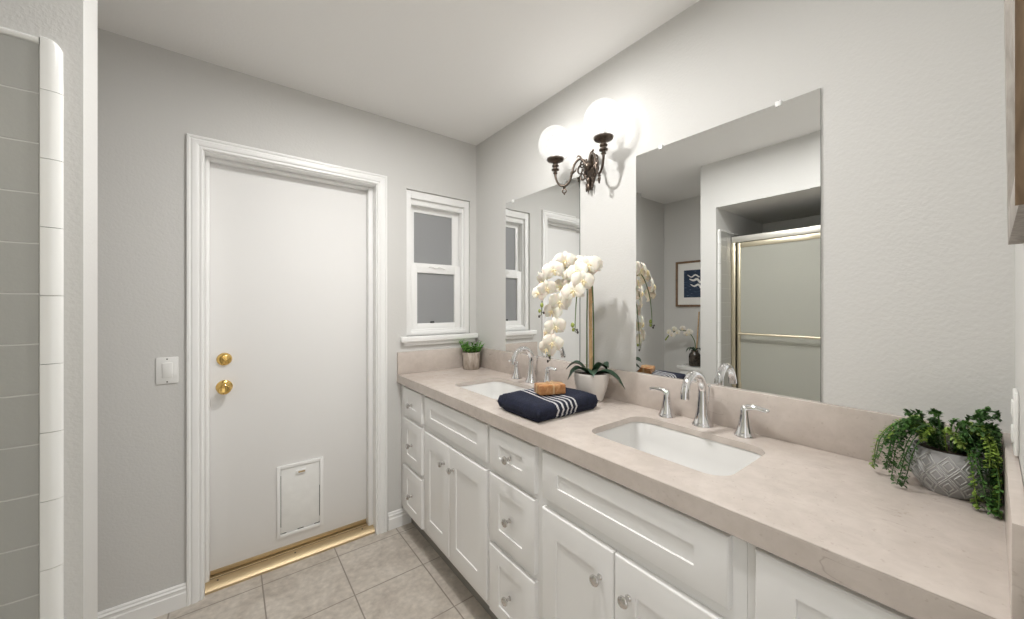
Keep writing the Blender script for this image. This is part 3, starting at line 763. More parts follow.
# ------------------------------------------------------------------ light switch, outlet plate, wall art by the near wall
swp = thing('light_switch', 'white rocker light switch plate on the grey wall beside the door', 'light switch', (-0.2155, DW, 0.994))
obj('cover_plate', bx(-0.2515, -0.1790, DW - 0.006, DW - 0.0002, 0.994, 1.109, 0.0025, 2), M['switch'], swp)
rk = bx(-0.2315, -0.1985, -0.0065, 0.0, -0.033, 0.033, 0.0015)
bmesh.ops.rotate(rk, verts=rk.verts[:], cent=(0, 0, 0), matrix=Matrix.Rotation(0.06, 3, 'X')); bmesh.ops.translate(rk, verts=rk.verts[:], vec=(0, DW - 0.0035, 1.0525))
obj('rocker', rk, M['switch'], swp)
for z in (1.1010, 1.0020):
    b = lathe(BM(), [(0, 0), (0.003, 0), (0.0026, 0.0012), (0, 0.0015)], (-0.2155, DW - 0.0058, z), 12, RX)
    obj('screw', b, M['black'], swp)
opl = thing('outlet_plate', 'white outlet cover plate on the near wall just above the counter end', 'outlet', (1.18, NW, 1.055))
obj('cover_plate', bx(1.145, 1.217, NW + 0.0002, NW + 0.006, 1.056, 1.172, 0.0025), M['switch'], opl)
b = BM()
for z in (1.090, 1.138): box(b, 1.165, 1.197, NW + 0.005, NW + 0.0085, z - 0.015, z + 0.015, 0.003)
obj('socket_face', b, M['switch'], opl)
art = thing('wood_picture', 'weathered wooden framed picture hanging on the near wall above the plant', 'picture', (0.81, NW, 1.431))
ax0, ax1, az0, az1 = 0.615, 1.000, 1.431, 2.03
b = BM(); yb, yf = NW + 0.0004, NW + 0.0150
box(b, ax0, ax0 + 0.045, yb, yf, az0, az1, 0.001); box(b, ax1 - 0.045, ax1, yb, yf, az0, az1, 0.001); box(b, ax0 + .045, ax1 - .045, yb, yf, az0, az0 + 0.045, 0.001); box(b, ax0 + .045, ax1 - .045, yb, yf, az1 - 0.045, az1, 0.001)
for v in b.verts:                                           # it leans out from the wall towards the top
    if v.co.y > yb + 0.004: v.co.y += 0.006 * (v.co.z - az0) / 0.6
obj('frame', b, M['grey_wood'], art)
obj('side_panel', bx(ax0 - 0.004, ax0, yb, yf + 0.002, az0, az1), M['brown_wood'], art)
obj('print', bx(ax0 + 0.045, ax1 - 0.045, yb + 0.001, yb + 0.006, az0 + 0.045, az1 - 0.045), M['mat_board'], art)

# ------------------------------------------------------------------ small square-ish stone pot with bright green leaves (window corner)
def small_planter(cx, cy):
    root = thing('potted_plant', 'small rough stone pot with bright green leaves in the counter corner by the window', 'plant', (cx, cy, CT))
    b = lathe(BM(), [(0, 0), (0.050, 0), (0.054, 0.004), (0.0555, 0.05), (0.0565, 0.106), (0.053, 0.110), (0.050, 0.106), (0.050, 0.095), (0, 0.095)], (cx, cy, CT), 32)
    for v in b.verts:
        n = noise.noise(v.co * 30); d = Vector((v.co.x - cx, v.co.y - cy, 0)); v.co += d * n * 0.04
    obj('pot', b, M['bark_pot'], root, angle=50)
    obj('soil', lathe(BM(), [(0, 0.0955), (0.049, 0.0955), (0.049, 0.1), (0, 0.103)], (cx, cy, CT), 20), M['soil'], root)
    R = random.Random(3)
    for s in range(20):                                     # sprigs
        a = R.uniform(0, 2 * PI); rr = 0.045 * math.sqrt(R.random()); base = Vector((cx + rr * math.cos(a), cy + rr * math.sin(a), CT + 0.098))
        tip = base + Vector((0.022 * math.cos(a) * rr / 0.03, 0.022 * math.sin(a) * rr / 0.03, R.uniform(0.035, 0.085)))
        b = BM(); tube(b, [base, (base + tip) / 2, tip], 0.0016, 6)
        for q in range(11):
            t = 0.25 + 0.75 * q / 10; p = base.lerp(tip, t); th = q * 2.4 + R.random()
            dr = Vector((math.cos(th), math.sin(th), R.uniform(0.3, 0.9))).normalized()
            leaf(b, p, dr, R.uniform(0.018, 0.026), R.uniform(0.014, 0.019))
        obj('sprig', b, M['succ'], root, angle=70, recalc=False)
def leaf(b, p, d, ln, wd, curl=0.25):
    """small pointed oval leaf with a fold along the middle"""
    d = d.normalized(); s = d.cross(Vector((0, 0, 1)))
    s = s.normalized() if s.length > 1e-3 else Vector((1, 0, 0)); up = s.cross(d)
    rows = []
    for t, ww in ((0.0, 0.08), (0.22, 0.75), (0.5, 1.0), (0.78, 0.72), (1.0, 0.0)):
        c = p + d * ln * t + up * (ln * curl * (t - t * t * 1.4))
        if ww == 0: rows.append([b.verts.new(c)])
        else: rows.append([b.verts.new(c - s * wd / 2 * ww + up * wd * 0.14 * ww), b.verts.new(c), b.verts.new(c + s * wd / 2 * ww + up * wd * 0.14 * ww)])
    for A, Bq in zip(rows, rows[1:]):
        if len(Bq) == 3:
            b.faces.new((A[0], A[1], Bq[1], Bq[0])); b.faces.new((A[1], A[2], Bq[2], Bq[1]))
        else:
            b.faces.new((A[0], A[1], Bq[0])); b.faces.new((A[1], A[2], Bq[0]))
    for f in b.faces: f.smooth = True
small_planter(1.262, 2.085)

# ------------------------------------------------------------------ potted orchid
def orchid_flower_mesh():
    b = BM()
    def petal(ang, ln, wd, tilt, ruf, broad):
        rows = []
        for i in range(7):
            t = i / 6; ww = wd * (math.sin(PI * min(1, t * 0.93 + 0.05)) ** (0.6 if broad else 0.9))
            row = []
            for k in range(-3, 4):
                u = k / 3; y = ln * t; x = ww / 2 * u
                z = tilt * t + 0.16 * ln * math.sin(PI * t) - 0.10 * ln * t * t - 0.10 * wd * u * u + ruf * math.sin(5 * u + 7 * t) * t
                c, s = math.cos(ang), math.sin(ang); row.append(b.verts.new((x * c - y * s, x * s + y * c, z)))
            rows.append(row)
        for A, Bq in zip(rows, rows[1:]):
            for k in range(6): b.faces.new((A[k], A[k + 1], Bq[k + 1], Bq[k]))
    petal(0, 0.042, 0.027, 0.000, 0.0006, False)
    petal(2.2, 0.041, 0.026, -0.002, 0.0006, False); petal(-2.2, 0.041, 0.026, -0.002, 0.0006, False)
    petal(1.22, 0.046, 0.054, 0.006, 0.0012, True); petal(-1.22, 0.046, 0.054, 0.006, 0.0012, True)
    for f in b.faces: f.smooth = True
    return b
def orchid_lip_mesh():
    b = BM()
    ball(b, (0, 0.001, 0.008), 0.0062, 0.8, 0.8, 1.0, 10)
    tube(b, spline([(0, -0.002, 0.004), (0, -0.008, 0.012), (0, -0.016, 0.011), (0, -0.022, 0.005)], 4), [0.0035, 0.006, 0.0055, 0.001], 8, 0.5)
    for s in (1, -1): tube(b, spline([(0, -0.002, 0.005), (s * 0.008, -0.003, 0.012), (s * 0.010, -0.006, 0.017)], 4), [0.003, 0.004, 0.001], 8, 0.5)
    return b
def orient(face_dir, roll=0.0):
    zc = Vector(face_dir).normalized(); up = Vector((0, 0, 1)); yc = (up - zc * up.dot(zc)).normalized(); xc = yc.cross(zc)
    return Matrix((xc, yc, zc)).transposed() @ Matrix.Rotation(roll, 3, 'Z')
def strap_leaf(b, p0, az, ln, wd, rise, droop):
    d = Vector((math.cos(az), math.sin(az), 0)); s = Vector((-d.y, d.x, 0)); rows = []
    for i in range(11):
        t = i / 10; c = Vector(p0) + d * ln * t + Vector((0, 0, rise * math.sin(min(1, t * 1.3) * PI / 2) - droop * t ** 2.2))
        ww = wd * (0.35 + 0.65 * math.sin(PI * min(1, t * 0.75 + 0.15))) * (1 - max(0, t - 0.8) / 0.2 * 0.92)
        rows.append([b.verts.new(c + s * ww / 2 * u + Vector((0, 0, 0.22 * ww * abs(u) - th)) ) for u, th in ((-1, 0), (-.5, 0), (0, 0), (.5, 0), (1, 0), (.5, .0022), (0, .0028), (-.5, .0022))])
    for A, Bq in zip(rows, rows[1:]):
        for k in range(8): b.faces.new((A[k], A[(k + 1) % 8], Bq[(k + 1) % 8], Bq[k]))
    b.faces.new(rows[0]); b.faces.new(rows[-1])
    return b
OX, OY = 1.262, 1.072
orch = thing('potted_orchid', 'white orchid in a cream ribbed pot tied to a bamboo stake on the counter', 'plant', (OX, OY, CT))
prof = [(0, 0), (0.047, 0), (0.050, 0.003)]
for k in range(1, 14):
    t = k / 14; prof.append((0.050 + 0.026 * math.sin(t * PI / 2) + (0.0009 if k % 2 else -0.0006), 0.003 + 0.115 * t))
prof += [(0.0765, 0.118), (0.0755, 0.122), (0.072, 0.121), (0.071, 0.105), (0, 0.105)]
obj('pot', lathe(BM(), prof, (OX, OY, CT), 44), M['white_pot'], orch, angle=35)
obj('soil', lathe(BM(), [(0, 0.1055), (0.0705, 0.1055), (0.068, 0.111), (0.03, 0.117), (0, 0.118)], (OX, OY, CT), 24), M['soil'], orch)
TX, TY, TZ = 1.248, 1.066, 1.448
bk = BM(); tube(bk, spline([(OX - 0.004, OY - 0.002, CT + 0.10), (OX - 0.008, OY - 0.003, CT + 0.30), (TX, TY, TZ)], 6), 0.0078, 12)
for z in (CT + 0.19, CT + 0.31, CT + 0.43): lathe(bk, [(0.0076, -0.004), (0.0089, -0.001), (0.0089, 0.001), (0.0076, 0.004)], (OX - 0.0045 - 0.018 * (z - CT - 0.1) , OY - 0.0025 - 0.009 * (z - CT - 0.1), z), 12)
obj('stake', bk, M['bamboo'], orch)
for az, ln, wd, rise, dr in ((-2.35, 0.085, 0.046, 0.045, 0.035), (-1.2, 0.135, 0.050, 0.040, 0.085), (2.75, 0.100, 0.044, 0.055, 0.068), (2.1, 0.10, 0.042, 0.070, 0.05), (-0.35, 0.072, 0.04, 0.06, 0.05), (-1.75, 0.10, 0.045, 0.07, 0.02)):
    obj('leaf', strap_leaf(BM(), (OX + 0.012 * math.cos(az), OY + 0.012 * math.sin(az), CT + 0.108), az, ln, wd, rise, dr), M['orchid_leaf'], orch, angle=70)
SPRAYS = [  # arching stems; flowers sit between two fractions of each
    [(OX + .016, OY + .018, CT + .10), (OX + .010, OY + .014, CT + .32), (1.246, 1.078, 1.455), (1.205, 1.092, 1.510), (1.135, 1.110, 1.520), (1.065, 1.125, 1.470), (1.030, 1.130, 1.385), (1.020, 1.130, 1.295)],
    [(OX - .004, OY + .022, CT + .10), (OX - .008, OY + .018, CT + .33), (1.238, 1.078, 1.440), (1.200, 1.088, 1.462), (1.140, 1.097, 1.435), (1.088, 1.105, 1.335), (1.062, 1.110, 1.215), (1.050, 1.110, 1.108)],
    [(OX + .010, OY - .004, CT + .10), (OX + .008, OY - .006, CT + .33), (1.240, 1.050, 1.455), (1.200, 1.035, 1.500), (1.145, 1.020, 1.475), (1.105, 1.010, 1.390), (1.090, 1.006, 1.300), (1.087, 1.006, 1.229)]]
fl_me = lip_me = None
RO = random.Random(11)
FL = {0: [(0.36, -1), (0.40, 1), (0.435, 1), (0.47, -1), (0.53, 1), (0.59, -1), (0.65, 1), (0.71, -1), (0.77, 1), (0.83, -1), (0.88, 1)],
      1: [(0.44, 1), (0.53, -1), (0.62, 1), (0.70, -1), (0.76, 1), (0.815, -1), (0.86, 1), (0.90, -1), (0.935, 1)],
      2: [(0.35, 1), (0.40, -1), (0.435, -1), (0.47, 1), (0.54, -1), (0.61, 1), (0.67, -1), (0.74, 1)]}
for si, cp in enumerate(SPRAYS):
    sp = spline(cp, 10); n = len(sp)
    b = BM(); tube(b, sp, [0.0032, 0.003, 0.0026, 0.0022, 0.0016], 8)
    st = obj('flower_stem', b, M['stem'], orch)
    for q, (t, s) in enumerate(FL[si]):
        i = min(int(t * (n - 1)), n - 2); p = sp[i]; T = (sp[i + 1] - sp[i]).normalized()
        side = T.cross(Vector((0, 0, 1))); side = side.normalized() if side.length > .05 else Vector((0, 1, 0))
        face = (Vector((-0.72, -0.55, 0.0)) + side * s * 0.45 + Vector((RO.uniform(-.3, .3), RO.uniform(-.35, .35), RO.uniform(-0.25, 0.3)))).normalized()
        pos = p + face * 0.014 + side * s * 0.012 + Vector((0, 0, RO.uniform(-.006, .006)))
        R3 = orient(face, RO.uniform(-0.35, 0.35)).to_4x4(); sc_ = RO.uniform(0.98, 1.18) * (1.0 if t < 0.8 else 0.88)
        if fl_me is None:
            f0 = obj('flower', orchid_flower_mesh(), M['petal'], orch, local=True, recalc=False); fl_me = f0.data
            l0 = obj('lip', orchid_lip_mesh(), M['lip'], f0, local=True, angle=70); lip_me = l0.data
        else:
            f0 = bpy.data.objects.new('flower', fl_me); COL.objects.link(f0); f0.parent = orch
            l0 = bpy.data.objects.new('lip', lip_me); COL.objects.link(l0); l0.parent = f0
        f0.matrix_local = Matrix.Translation(pos - orch.location) @ R3 @ Matrix.Scale(sc_, 4)
    for t, r, mk in ((0.93, 0.0085, 'bud'), (0.97, 0.0065, 'bud'), (1.0, 0.0050, 'dark_bud'), (0.985, 0.0045, 'dark_bud')):
        if si == 1 and t < 0.95: continue
        p = sp[min(int(t * (n - 1)), n - 1)]; o = Vector((RO.uniform(-1, 1), RO.uniform(-1, 1), RO.uniform(-.6, .2))).normalized() * 0.011
        bb = ball(BM(), p + o, r, 0.85, 0.85, 1.25, 10); tube(bb, [p, p + o * 0.7], 0.0012, 6)
        obj('bud', bb, M[mk], orch, angle=80)

# ------------------------------------------------------------------ folded navy towel and soap
TLX, TLY = 0.845, 0.958                                     # its corner nearest the camera
def towel_mesh():
    b = BM()
    def layer(zb, zt, x0, x1, y0, y1, r, slump, nose):
        nx, ny = 30, 24; ringz = 5
        top, bot = {}, {}
        for i in range(nx + 1):
            for j in range(ny + 1):
                u, v = i / nx, j / ny
                ex = min(u, 1 - u) * (x1 - x0); ey = min(v, 1 - v) * (y1 - y0)
                e = min(ex, ey)
                h = zt - zb; k = min(1, max(0, e / r)); rim = math.sqrt(max(0, 1 - (1 - k) ** 2))
                x = x0 + (x1 - x0) * u; y = y0 + (y1 - y0) * v
                nn = noise.noise(Vector((x * 9, y * 9, zt * 20)))
                zz = zb + h * (0.5 + 0.5 * rim) + rim * (0.006 * nn - slump * (1 - v) ** 2 - slump * 0.5 * (1 - u) ** 2) + nose * rim * math.exp(-((v - 0.85) / 0.14) ** 2)
                zl = zb + h * (0.5 - 0.5 * rim)
                wob = 0.004 * noise.noise(Vector((x * 14 + 3, y * 14, zb * 30)))
                top[i, j] = b.verts.new((x + wob, y + wob * 0.7, zz)); bot[i, j] = b.verts.new((x + wob, y + wob * 0.7, zl))
        for i in range(nx):
            for j in range(ny):
                b.faces.new((top[i, j], top[i + 1, j], top[i + 1, j + 1], top[i, j + 1])); b.faces.new((bot[i, j], bot[i, j + 1], bot[i + 1, j + 1], bot[i + 1, j]))
        bd = [(i, 0) for i in range(nx)] + [(nx, j) for j in range(ny)] + [(i, ny) for i in range(nx, 0, -1)] + [(0, j) for j in range(ny, 0, -1)]
        for k in range(len(bd)):
            a, c = bd[k], bd[(k + 1) % len(bd)]; b.faces.new((bot[a], bot[c], top[c], top[a]))
    layer(CT + 0.0005, CT + 0.022, 0.851, 1.172, 0.963, 1.180, 0.010, 0.0, 0.0)
    layer(CT + 0.002, CT + 0.063, 0.845, 1.178, 0.956, 1.208, 0.030, 0.004, 0.004)
    bmesh.ops.remove_doubles(b, verts=b.verts[:], dist=1e-5)
    return b
tag(obj('folded_towel', towel_mesh(), M['towel'], origin=(TLX, TLY, CT), angle=60), 'folded navy towel with thin white stripes lying on the counter edge', 'towel')
soap = thing('soap_bar', 'amber soap bar tied with twine resting on the navy towel', 'soap', (1.020, 1.080, CT + 0.0625))
SA = math.radians(-37.5 + 17)
def place_soap(b):
    bmesh.ops.rotate(b, verts=b.verts[:], cent=(0, 0, 0), matrix=Matrix.Rotation(SA, 3, 'Z')); return b
b = bx(-0.056, 0.056, -0.034, 0.034, 0.0, 0.039, 0.006, 3)
so = obj('bar', place_soap(b), M['soap'], soap, local=True)
b = BM()
for off, ax in ((0.0, 'x'), (0.004, 'x'), (0.0, 'y'), (0.004, 'y')):
    if ax == 'x': pts = [(off, -.035, .004), (off, -.035, .035), (off, -.031, .0397), (off, .031, .0397), (off, .035, .035), (off, .035, .004)]
    else: pts = [(-.057, off, .004), (-.057, off, .035), (-.053, off, .0397), (.053, off, .0397), (.057, off, .035), (.057, off, .004)]
    tube(b, pts, 0.0012, 6)
for k in range(2):
    s = 1 if k else -1
    tube(b, spline([(0, 0, .041), (s * .008, .005, .047), (s * .015, .002, .045), (s * .009, -.004, .041), (0, 0, .041)], 5), 0.0012, 6)
obj('twine', place_soap(b), M['twine'], soap, local=True)

# ------------------------------------------------------------------ trailing plant in the grey concrete bowl
PX, PY = 1.272, 0.056
tp_ = thing('trailing_plant', 'trailing green vine in a grey patterned bowl pot at the near counter end', 'plant', (PX, PY, CT))
def pot_r(z):                                               # bowl profile
    pts = [(0.0, 0.040), (0.008, 0.046), (0.03, 0.060), (0.05, 0.0655), (0.07, 0.0640), (0.094, 0.0565)]
    for (za, ra), (zb, rb) in zip(pts, pts[1:]):
        if z <= zb: return ra + (rb - ra) * (z - za) / (zb - za)
    return pts[-1][1]
prof = [(0, 0)] + [(pot_r(z / 1000), z / 1000) for z in (0, 3, 8, 15, 22, 30, 40, 50, 60, 70, 82, 92)] + [(0.0555, 0.096), (0.052, 0.096), (0.050, 0.086), (0, 0.086)]
pot = obj('pot', lathe(BM(), prof, (PX, PY, CT), 48), M['concrete'], tp_, angle=50)
b = BM(); nd, nr = 12, 3                                    # raised double diamonds in bands around the bowl
for row in range(nr):
    zc = 0.024 + row * 0.0235
    for k in range(nd):
        ac = 2 * PI * (k + 0.5 * (row % 2)) / nd
        for sz in (1.0, 0.55):
            hw, hh = PI / nd * 0.92 * sz, 0.0205 * sz
            pts = []
            for q in range(4):
                for f in range(4):
                    t = f / 4; c0 = ((1, 0), (0, 1), (-1, 0), (0, -1))[q]; c1 = ((0, 1), (-1, 0), (0, -1), (1, 0))[q]
                    da = (c0[0] + (c1[0] - c0[0]) * t) * hw; dz = (c0[1] + (c1[1] - c0[1]) * t) * hh
                    zz = min(max(zc + dz, 0.004), 0.091); r = pot_r(zz) + 0.0004
                    pts.append((PX + r * math.cos(ac + da), PY + r * math.sin(ac + da), CT + zz))
            pts.append(pts[0]); tube(b, pts, 0.0011, 5)
obj('raised_pattern', b, M['concrete_line'], pot, angle=80)
obj('soil', lathe(BM(), [(0, 0.0865), (0.0495, 0.0865), (0.045, 0.092), (0, 0.095)], (PX, PY, CT), 20), M['soil'], tp_)
RV = random.Random(21)
def vine(a, out, rise, fall, k, mk, ln_leaf=0.0092):
    """a stem that climbs out of the bowl, passes the rim and hangs; stays clear of splash and counter"""
    c0 = Vector((PX + 0.02 * math.cos(a), PY + 0.02 * math.sin(a), CT + 0.090))
    d = Vector((math.cos(a), math.sin(a), 0)); tw = Vector((-d.y, d.x, 0)) * RV.uniform(-0.02, 0.02)
    P0 = [c0, c0 + d * 0.022 + Vector((0, 0, rise * 0.8)), c0 + d * out * 0.62 + tw * 0.5 + Vector((0, 0, rise)), c0 + d * out * 0.92 + tw + Vector((0, 0, rise - fall * 0.35)), c0 + d * out + tw * 1.4 + Vector((0, 0, rise - fall * 0.72)), c0 + d * (out + 0.004) + tw * 1.8 + Vector((0, 0, rise - fall))]
    for p in P0:
        p.x = min(p.x, RW - 0.030); p.y = max(p.y, NW + 0.0225); p.z = max(p.z, CT + 0.008)
    sp = spline(P0, 7); b = BM(); tube(b, sp, [0.0013, 0.0011, 0.0008], 5)
    n = len(sp); q = 0; step = 1
    for i in range(2, n - 1):
        T = (sp[i + 1] - sp[i])
        if T.length < 1e-5: continue
        T.normalize()
        for rep in range(2):
            th = RV.uniform(0, 2 * PI); s = T.orthogonal().normalized(); s = Quaternion(T, th) @ s
            dr = (s + T * 0.5 + Vector((0, 0, 0.15))).normalized(); p = sp[i].lerp(sp[i + 1], rep * 0.5)
            L_ = ln_leaf * RV.uniform(0.8, 1.25); e = p + dr * L_
            if e.x > RW - 0.0215 or e.y < NW + 0.0175 or e.z < CT + 0.002: dr = Vector((-dr.x if e.x > RW - .0215 else dr.x, abs(dr.y) if e.y < NW + .0175 else dr.y, abs(dr.z)))
            leaf(b, p, dr, L_, L_ * 0.58)
    return obj('vine', b, M[mk], tp_, angle=70, recalc=False)
mks = ['leaf_a', 'leaf_a', 'leaf_b', 'leaf_a', 'leaf_b', 'leaf_c']
for k in range(50):                                         # sides hang, the front mostly shows the bowl
    if k < 12: a = RV.uniform(1.35, 2.75); fall = RV.choice([0.04, 0.07, 0.10, 0.12])
    elif k < 31: a = RV.uniform(3.75, 4.7); fall = RV.choice([0.06, 0.09, 0.12, 0.14])
    elif k < 35: a = RV.uniform(3.3, 3.6); fall = RV.choice([0.09, 0.13])
    else: a = RV.uniform(0, 2 * PI); fall = RV.uniform(-0.01, 0.015)
    rise = RV.uniform(0.025, 0.07); out = RV.uniform(0.062, 0.084) if k < 35 else RV.uniform(0.02, 0.05)
    vine(a, out, rise, fall, k, RV.choice(mks))
for a, out, rise, fall, mk in ((1.75, 0.100, 0.045, 0.120, 'leaf_c'), (1.95, 0.095, 0.05, 0.125, 'leaf_b'), (2.2, 0.09, 0.055, 0.10, 'leaf_b'), (3.9, 0.10, 0.03, 0.135, 'leaf_b'), (4.1, 0.095, 0.035, 0.14, 'leaf_c'), (3.95, 0.095, 0.035, 0.13, 'leaf_a'),
                               (0.5, 0.05, 0.05, 0.03, 'leaf_a'), (5.4, 0.05, 0.055, 0.03, 'leaf_a'), (0.0, 0.04, 0.06, 0.02, 'leaf_b'), (4.6, 0.06, 0.07, 0.02, 'leaf_a'), (3.4, 0.05, 0.075, 0.01, 'leaf_b'), (3.0, 0.05, 0.055, 0.02, 'leaf_c'), (2.6, 0.055, 0.05, 0.02, 'leaf_c'), (4.3, 0.05, 0.085, -0.012, 'leaf_a'), (5.0, 0.03, 0.09, -0.01, 'leaf_b'), (3.7, 0.035, 0.085, -0.012, 'leaf_a'), (1.9, 0.045, 0.075, 0.0, 'leaf_a'), (2.8, 0.03, 0.085, -0.005, 'leaf_b')):
    vine(a, out, rise, fall, 0, mk)

# ------------------------------------------------------------------ shower: tub, gold framed sliding door
tub = thing('bathtub', 'white bathtub behind the gold framed shower door', 'bathtub', (-0.85, 0.63, 0))
b = BM(); Y0, Y1 = NW + 0.003, PY0 - 0.012; X0, X1 = SHB + 0.010, -0.480
def tr(e, z, r): return [(x, y, z) for x, y in rrect((X0 + X1) / 2, (Y0 + Y1) / 2, (X1 - X0) / 2 - e, (Y1 - Y0) / 2 - e, r, 5)]
loft(b, [tr(0.0, 0.0, 0.012), tr(0.0, 0.385, 0.012), tr(0.006, 0.395, 0.012), tr(0.075, 0.395, 0.10), tr(0.085, 0.385, 0.10), tr(0.12, 0.12, 0.10), tr(0.17, 0.08, 0.08)])
obj('shell', b, M['porcelain'], tub, angle=45)
shd = thing('shower_door', 'gold framed sliding shower door with obscure glass, seen in the large mirror', 'shower door', (-0.545, 0.63, 0.395))
GX = -0.545
b = BM(); box(b, GX - 0.028, GX + 0.028, Y0, Y1, 1.842, 1.892, 0.006, 3)
obj('head_rail', b, M['silver_rail'], shd)
b = BM(); box(b, GX - 0.026, GX + 0.026, Y0, Y1, 0.396, 0.425, 0.004)
obj('bottom_track', b, M['champagne'], shd)
for ya, yb_ in ((Y1 - 0.030, Y1), (Y0, Y0 + 0.030)):
    b = BM(); box(b, GX - 0.028, GX + 0.028, ya, yb_, 0.425, 1.842, 0.003)
    obj('side_jamb', b, M['champagne'], shd)
def panel(x, ya, yb_):
    b = BM()
    for (p, q) in (((ya, ya + 0.022), None), ((yb_ - 0.022, yb_), None)): box(b, x - 0.010, x + 0.010, p[0], p[1], 0.428, 1.838, 0.002)
    box(b, x - 0.010, x + 0.010, ya + .021, yb_ - .021, 0.428, 0.452, 0.002); box(b, x - 0.010, x + 0.010, ya + .021, yb_ - .021, 1.800, 1.838, 0.002)
    pn = obj('sliding_panel', b, M['champagne'], shd, angle=25)
    obj('glass', bx(x - 0.003, x + 0.003, ya + 0.020, yb_ - 0.020, 0.450, 1.802), M['shower_glass'], pn)
    return pn
p1 = panel(GX + 0.014, 0.545, 1.245); p2 = panel(GX - 0.014, Y0 + 0.032, 0.62)
b = BM(); tube(b, [(GX + 0.060, 0.57, 1.113), (GX + 0.060, 1.225, 1.113)], 0.0085, 12)
for yy in (0.58, 1.222): tube(b, [(GX + 0.022, yy, 1.113), (GX + 0.062, yy, 1.113)], 0.0075, 10); 
lathe(b, [(0, 0), (0.013, 0), (0.013, 0.005), (0, 0.006)], (GX + 0.024, 1.222, 1.113), 16, Matrix.Rotation(PI / 2, 3, 'Y'))
obj('towel_bar', b, M['champagne'], p1)

# ------------------------------------------------------------------ toilet alcove, seen in the large mirror: picture, toilet, vase orchid
pic = thing('framed_picture', 'framed navy print on the alcove wall, seen in the large mirror', 'picture', (TW, 1.865, 1.325))
fy0, fy1, fz0, fz1 = 1.690, 2.046, 1.325, 1.797
def frame_yz(b, y0, y1, z0, z1, wd, x0, x1, bev):
    box(b, x0, x1, y0, y0 + wd, z0, z1, bev); box(b, x0, x1, y1 - wd, y1, z0, z1, bev)
    box(b, x0, x1, y0 + wd, y1 - wd, z0, z0 + wd, bev); box(b, x0, x1, y0 + wd, y1 - wd, z1 - wd, z1, bev); return b
obj('frame', frame_yz(BM(), fy0, fy1, fz0, fz1, 0.020, TW + .0005, TW + .022, 0.002), M['art_frame'], pic)
obj('mat', bx(TW + .002, TW + .008, fy0 + .018, fy1 - .018, fz0 + .018, fz1 - .018), M['mat_board'], pic)
pr = obj('print', bx(TW + .007, TW + .0095, fy0 + 0.085, fy1 - 0.085, fz0 + 0.095, fz1 - 0.095), M['print'], pic)
b = BM(); cy, cz = 1.872, 1.575                             # a loose pale brushed shape
for pts, r in ((((-0.07, 0.05), (-0.03, 0.075), (0.01, 0.055), (0.05, 0.08)), 0.006), (((-0.08, -0.01), (-0.05, 0.03), (-0.01, 0.02), (0.03, 0.035)), 0.010), (((-0.085, -0.06), (-0.06, -0.025), (-0.02, -0.04), (0.02, -0.02)), 0.008)):
    t = tube(BM(), spline([(TW + .0098, cy + a, cz + c) for a, c in pts], 6), [r, r * 1.2, r * 0.5], 8)
    for v in t.verts: v.co.x = TW + .0098 + (v.co.x - TW - .0098) * 0.06
    join(b, t)
obj('pale_brushwork', b, M['mat_board'], pr)
TYC = 1.715
toi = thing('toilet', 'white toilet in the alcove with its tank against the wall', 'toilet', (-0.75, TYC, 0))
def ell(cx, cy, a, c, z, n=28): return [(cx + a * math.cos(2 * PI * k / n), cy + c * math.sin(2 * PI * k / n), z) for k in range(n)]
b = BM(); loft(b, [ell(-0.72, TYC, .20, .105, 0), ell(-0.72, TYC, .19, .10, .05), ell(-0.71, TYC, .17, .095, .15), ell(-0.68, TYC, .20, .13, .26), ell(-0.66, TYC, .245, .175, .36), ell(-0.66, TYC, .25, .182, .385), ell(-0.66, TYC, .19, .125, .385), ell(-0.67, TYC, .15, .10, .28), ell(-0.68, TYC, .08, .06, .22)])
obj('bowl', b, M['porcelain'], toi, angle=60)
b = BM(); loft(b, [ell(-0.655, TYC, .25, .185, .386), ell(-0.655, TYC, .255, .19, .396), ell(-0.655, TYC, .25, .186, .408), ell(-0.655, TYC, .14, .10, .412)])
obj('seat_lid', b, M['porcelain'], toi, angle=60)
tk = obj('tank', bx(TW + 0.012, -0.865, TYC - 0.205, TYC + 0.205, 0.385, 0.698, 0.02, 3), M['porcelain'], toi)
obj('tank_lid', bx(TW + 0.006, -0.852, TYC - 0.218, TYC + 0.218, 0.698, 0.735, 0.008, 3), M['porcelain'], tk)
b = BM(); tube(b, [(-0.864, TYC - 0.15, 0.64), (-0.848, TYC - 0.15, 0.64), (-0.845, TYC - 0.10, 0.636)], 0.007, 10)
obj('flush_handle', b, M['chrome'], tk)
VX, VY, VZ = -0.965, 1.803, 0.735
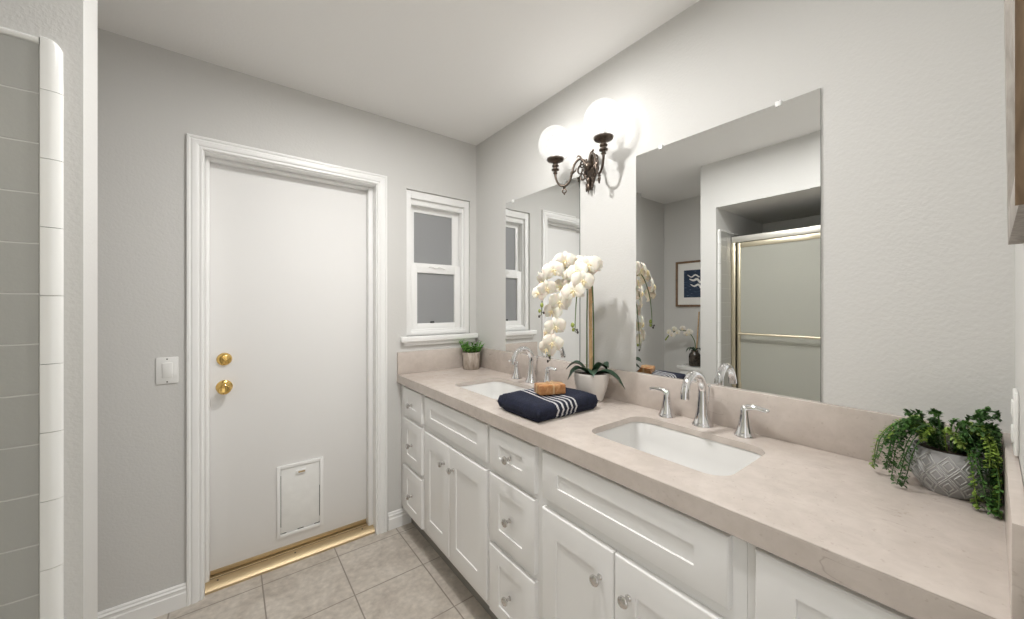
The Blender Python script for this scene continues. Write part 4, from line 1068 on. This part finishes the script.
vo = thing('vase_orchid', 'white orchid sprig in a dark vase on the toilet tank, seen in the large mirror', 'plant', (VX, VY, VZ))
obj('vase', lathe(BM(), [(0, 0), (0.050, 0), (0.054, 0.006), (0.055, 0.09), (0.050, 0.118), (0.035, 0.135), (0.032, 0.150), (0.034, 0.156), (0.029, 0.154), (0.028, 0.12), (0, 0.12)], (VX, VY, VZ), 32), M['vase'], vo)
obj('stake', tube(BM(), [(VX, VY - 0.035 + 0.02, VZ + 0.13), (VX + 0.005, VY - 0.045, VZ + 0.54)], 0.006, 10), M['bamboo'], vo)
sp = spline([(VX, VY, VZ + 0.12), (VX + .01, VY - .005, VZ + .24), (VX + .03, VY + .05, VZ + .335), (VX + .05, VY + .14, VZ + .35), (VX + .06, VY + .22, VZ + .31), (VX + .06, VY + .275, VZ + .245)], 8)
obj('flower_stem', tube(BM(), sp, 0.0045, 8), M['stem'], vo)
n = len(sp)
for t, s in ((0.36, 1), (0.44, -1), (0.52, 1), (0.60, -1), (0.68, 1), (0.76, -1), (0.84, 1)):
    p = sp[int(t * (n - 1))]
    face = Vector((0.85, RO.uniform(-.35, .35), RO.uniform(-.3, .2))).normalized()
    f0 = bpy.data.objects.new('flower', fl_me); COL.objects.link(f0); f0.parent = vo
    l0 = bpy.data.objects.new('lip', lip_me); COL.objects.link(l0); l0.parent = f0
    f0.matrix_local = Matrix.Translation(p + face * 0.012 + Vector((0, 0, s * 0.022)) - vo.location) @ orient(face, RO.uniform(-.4, .4)).to_4x4() @ Matrix.Scale(0.78, 4)
for t in (0.92, 0.96, 1.0):
    p = sp[int(t * (n - 1))]; obj('bud', ball(BM(), p, 0.009, 0.9, 0.9, 1.2, 10), M['bud'], vo, angle=80)
for az, ln in ((0.5, 0.09), (2.2, 0.10), (-1.2, 0.09)):
    obj('leaf', strap_leaf(BM(), (VX + 0.008 * math.cos(az), VY + 0.008 * math.sin(az), VZ + 0.148), az, ln, 0.03, 0.05, 0.06), M['orchid_leaf'], vo, angle=70)
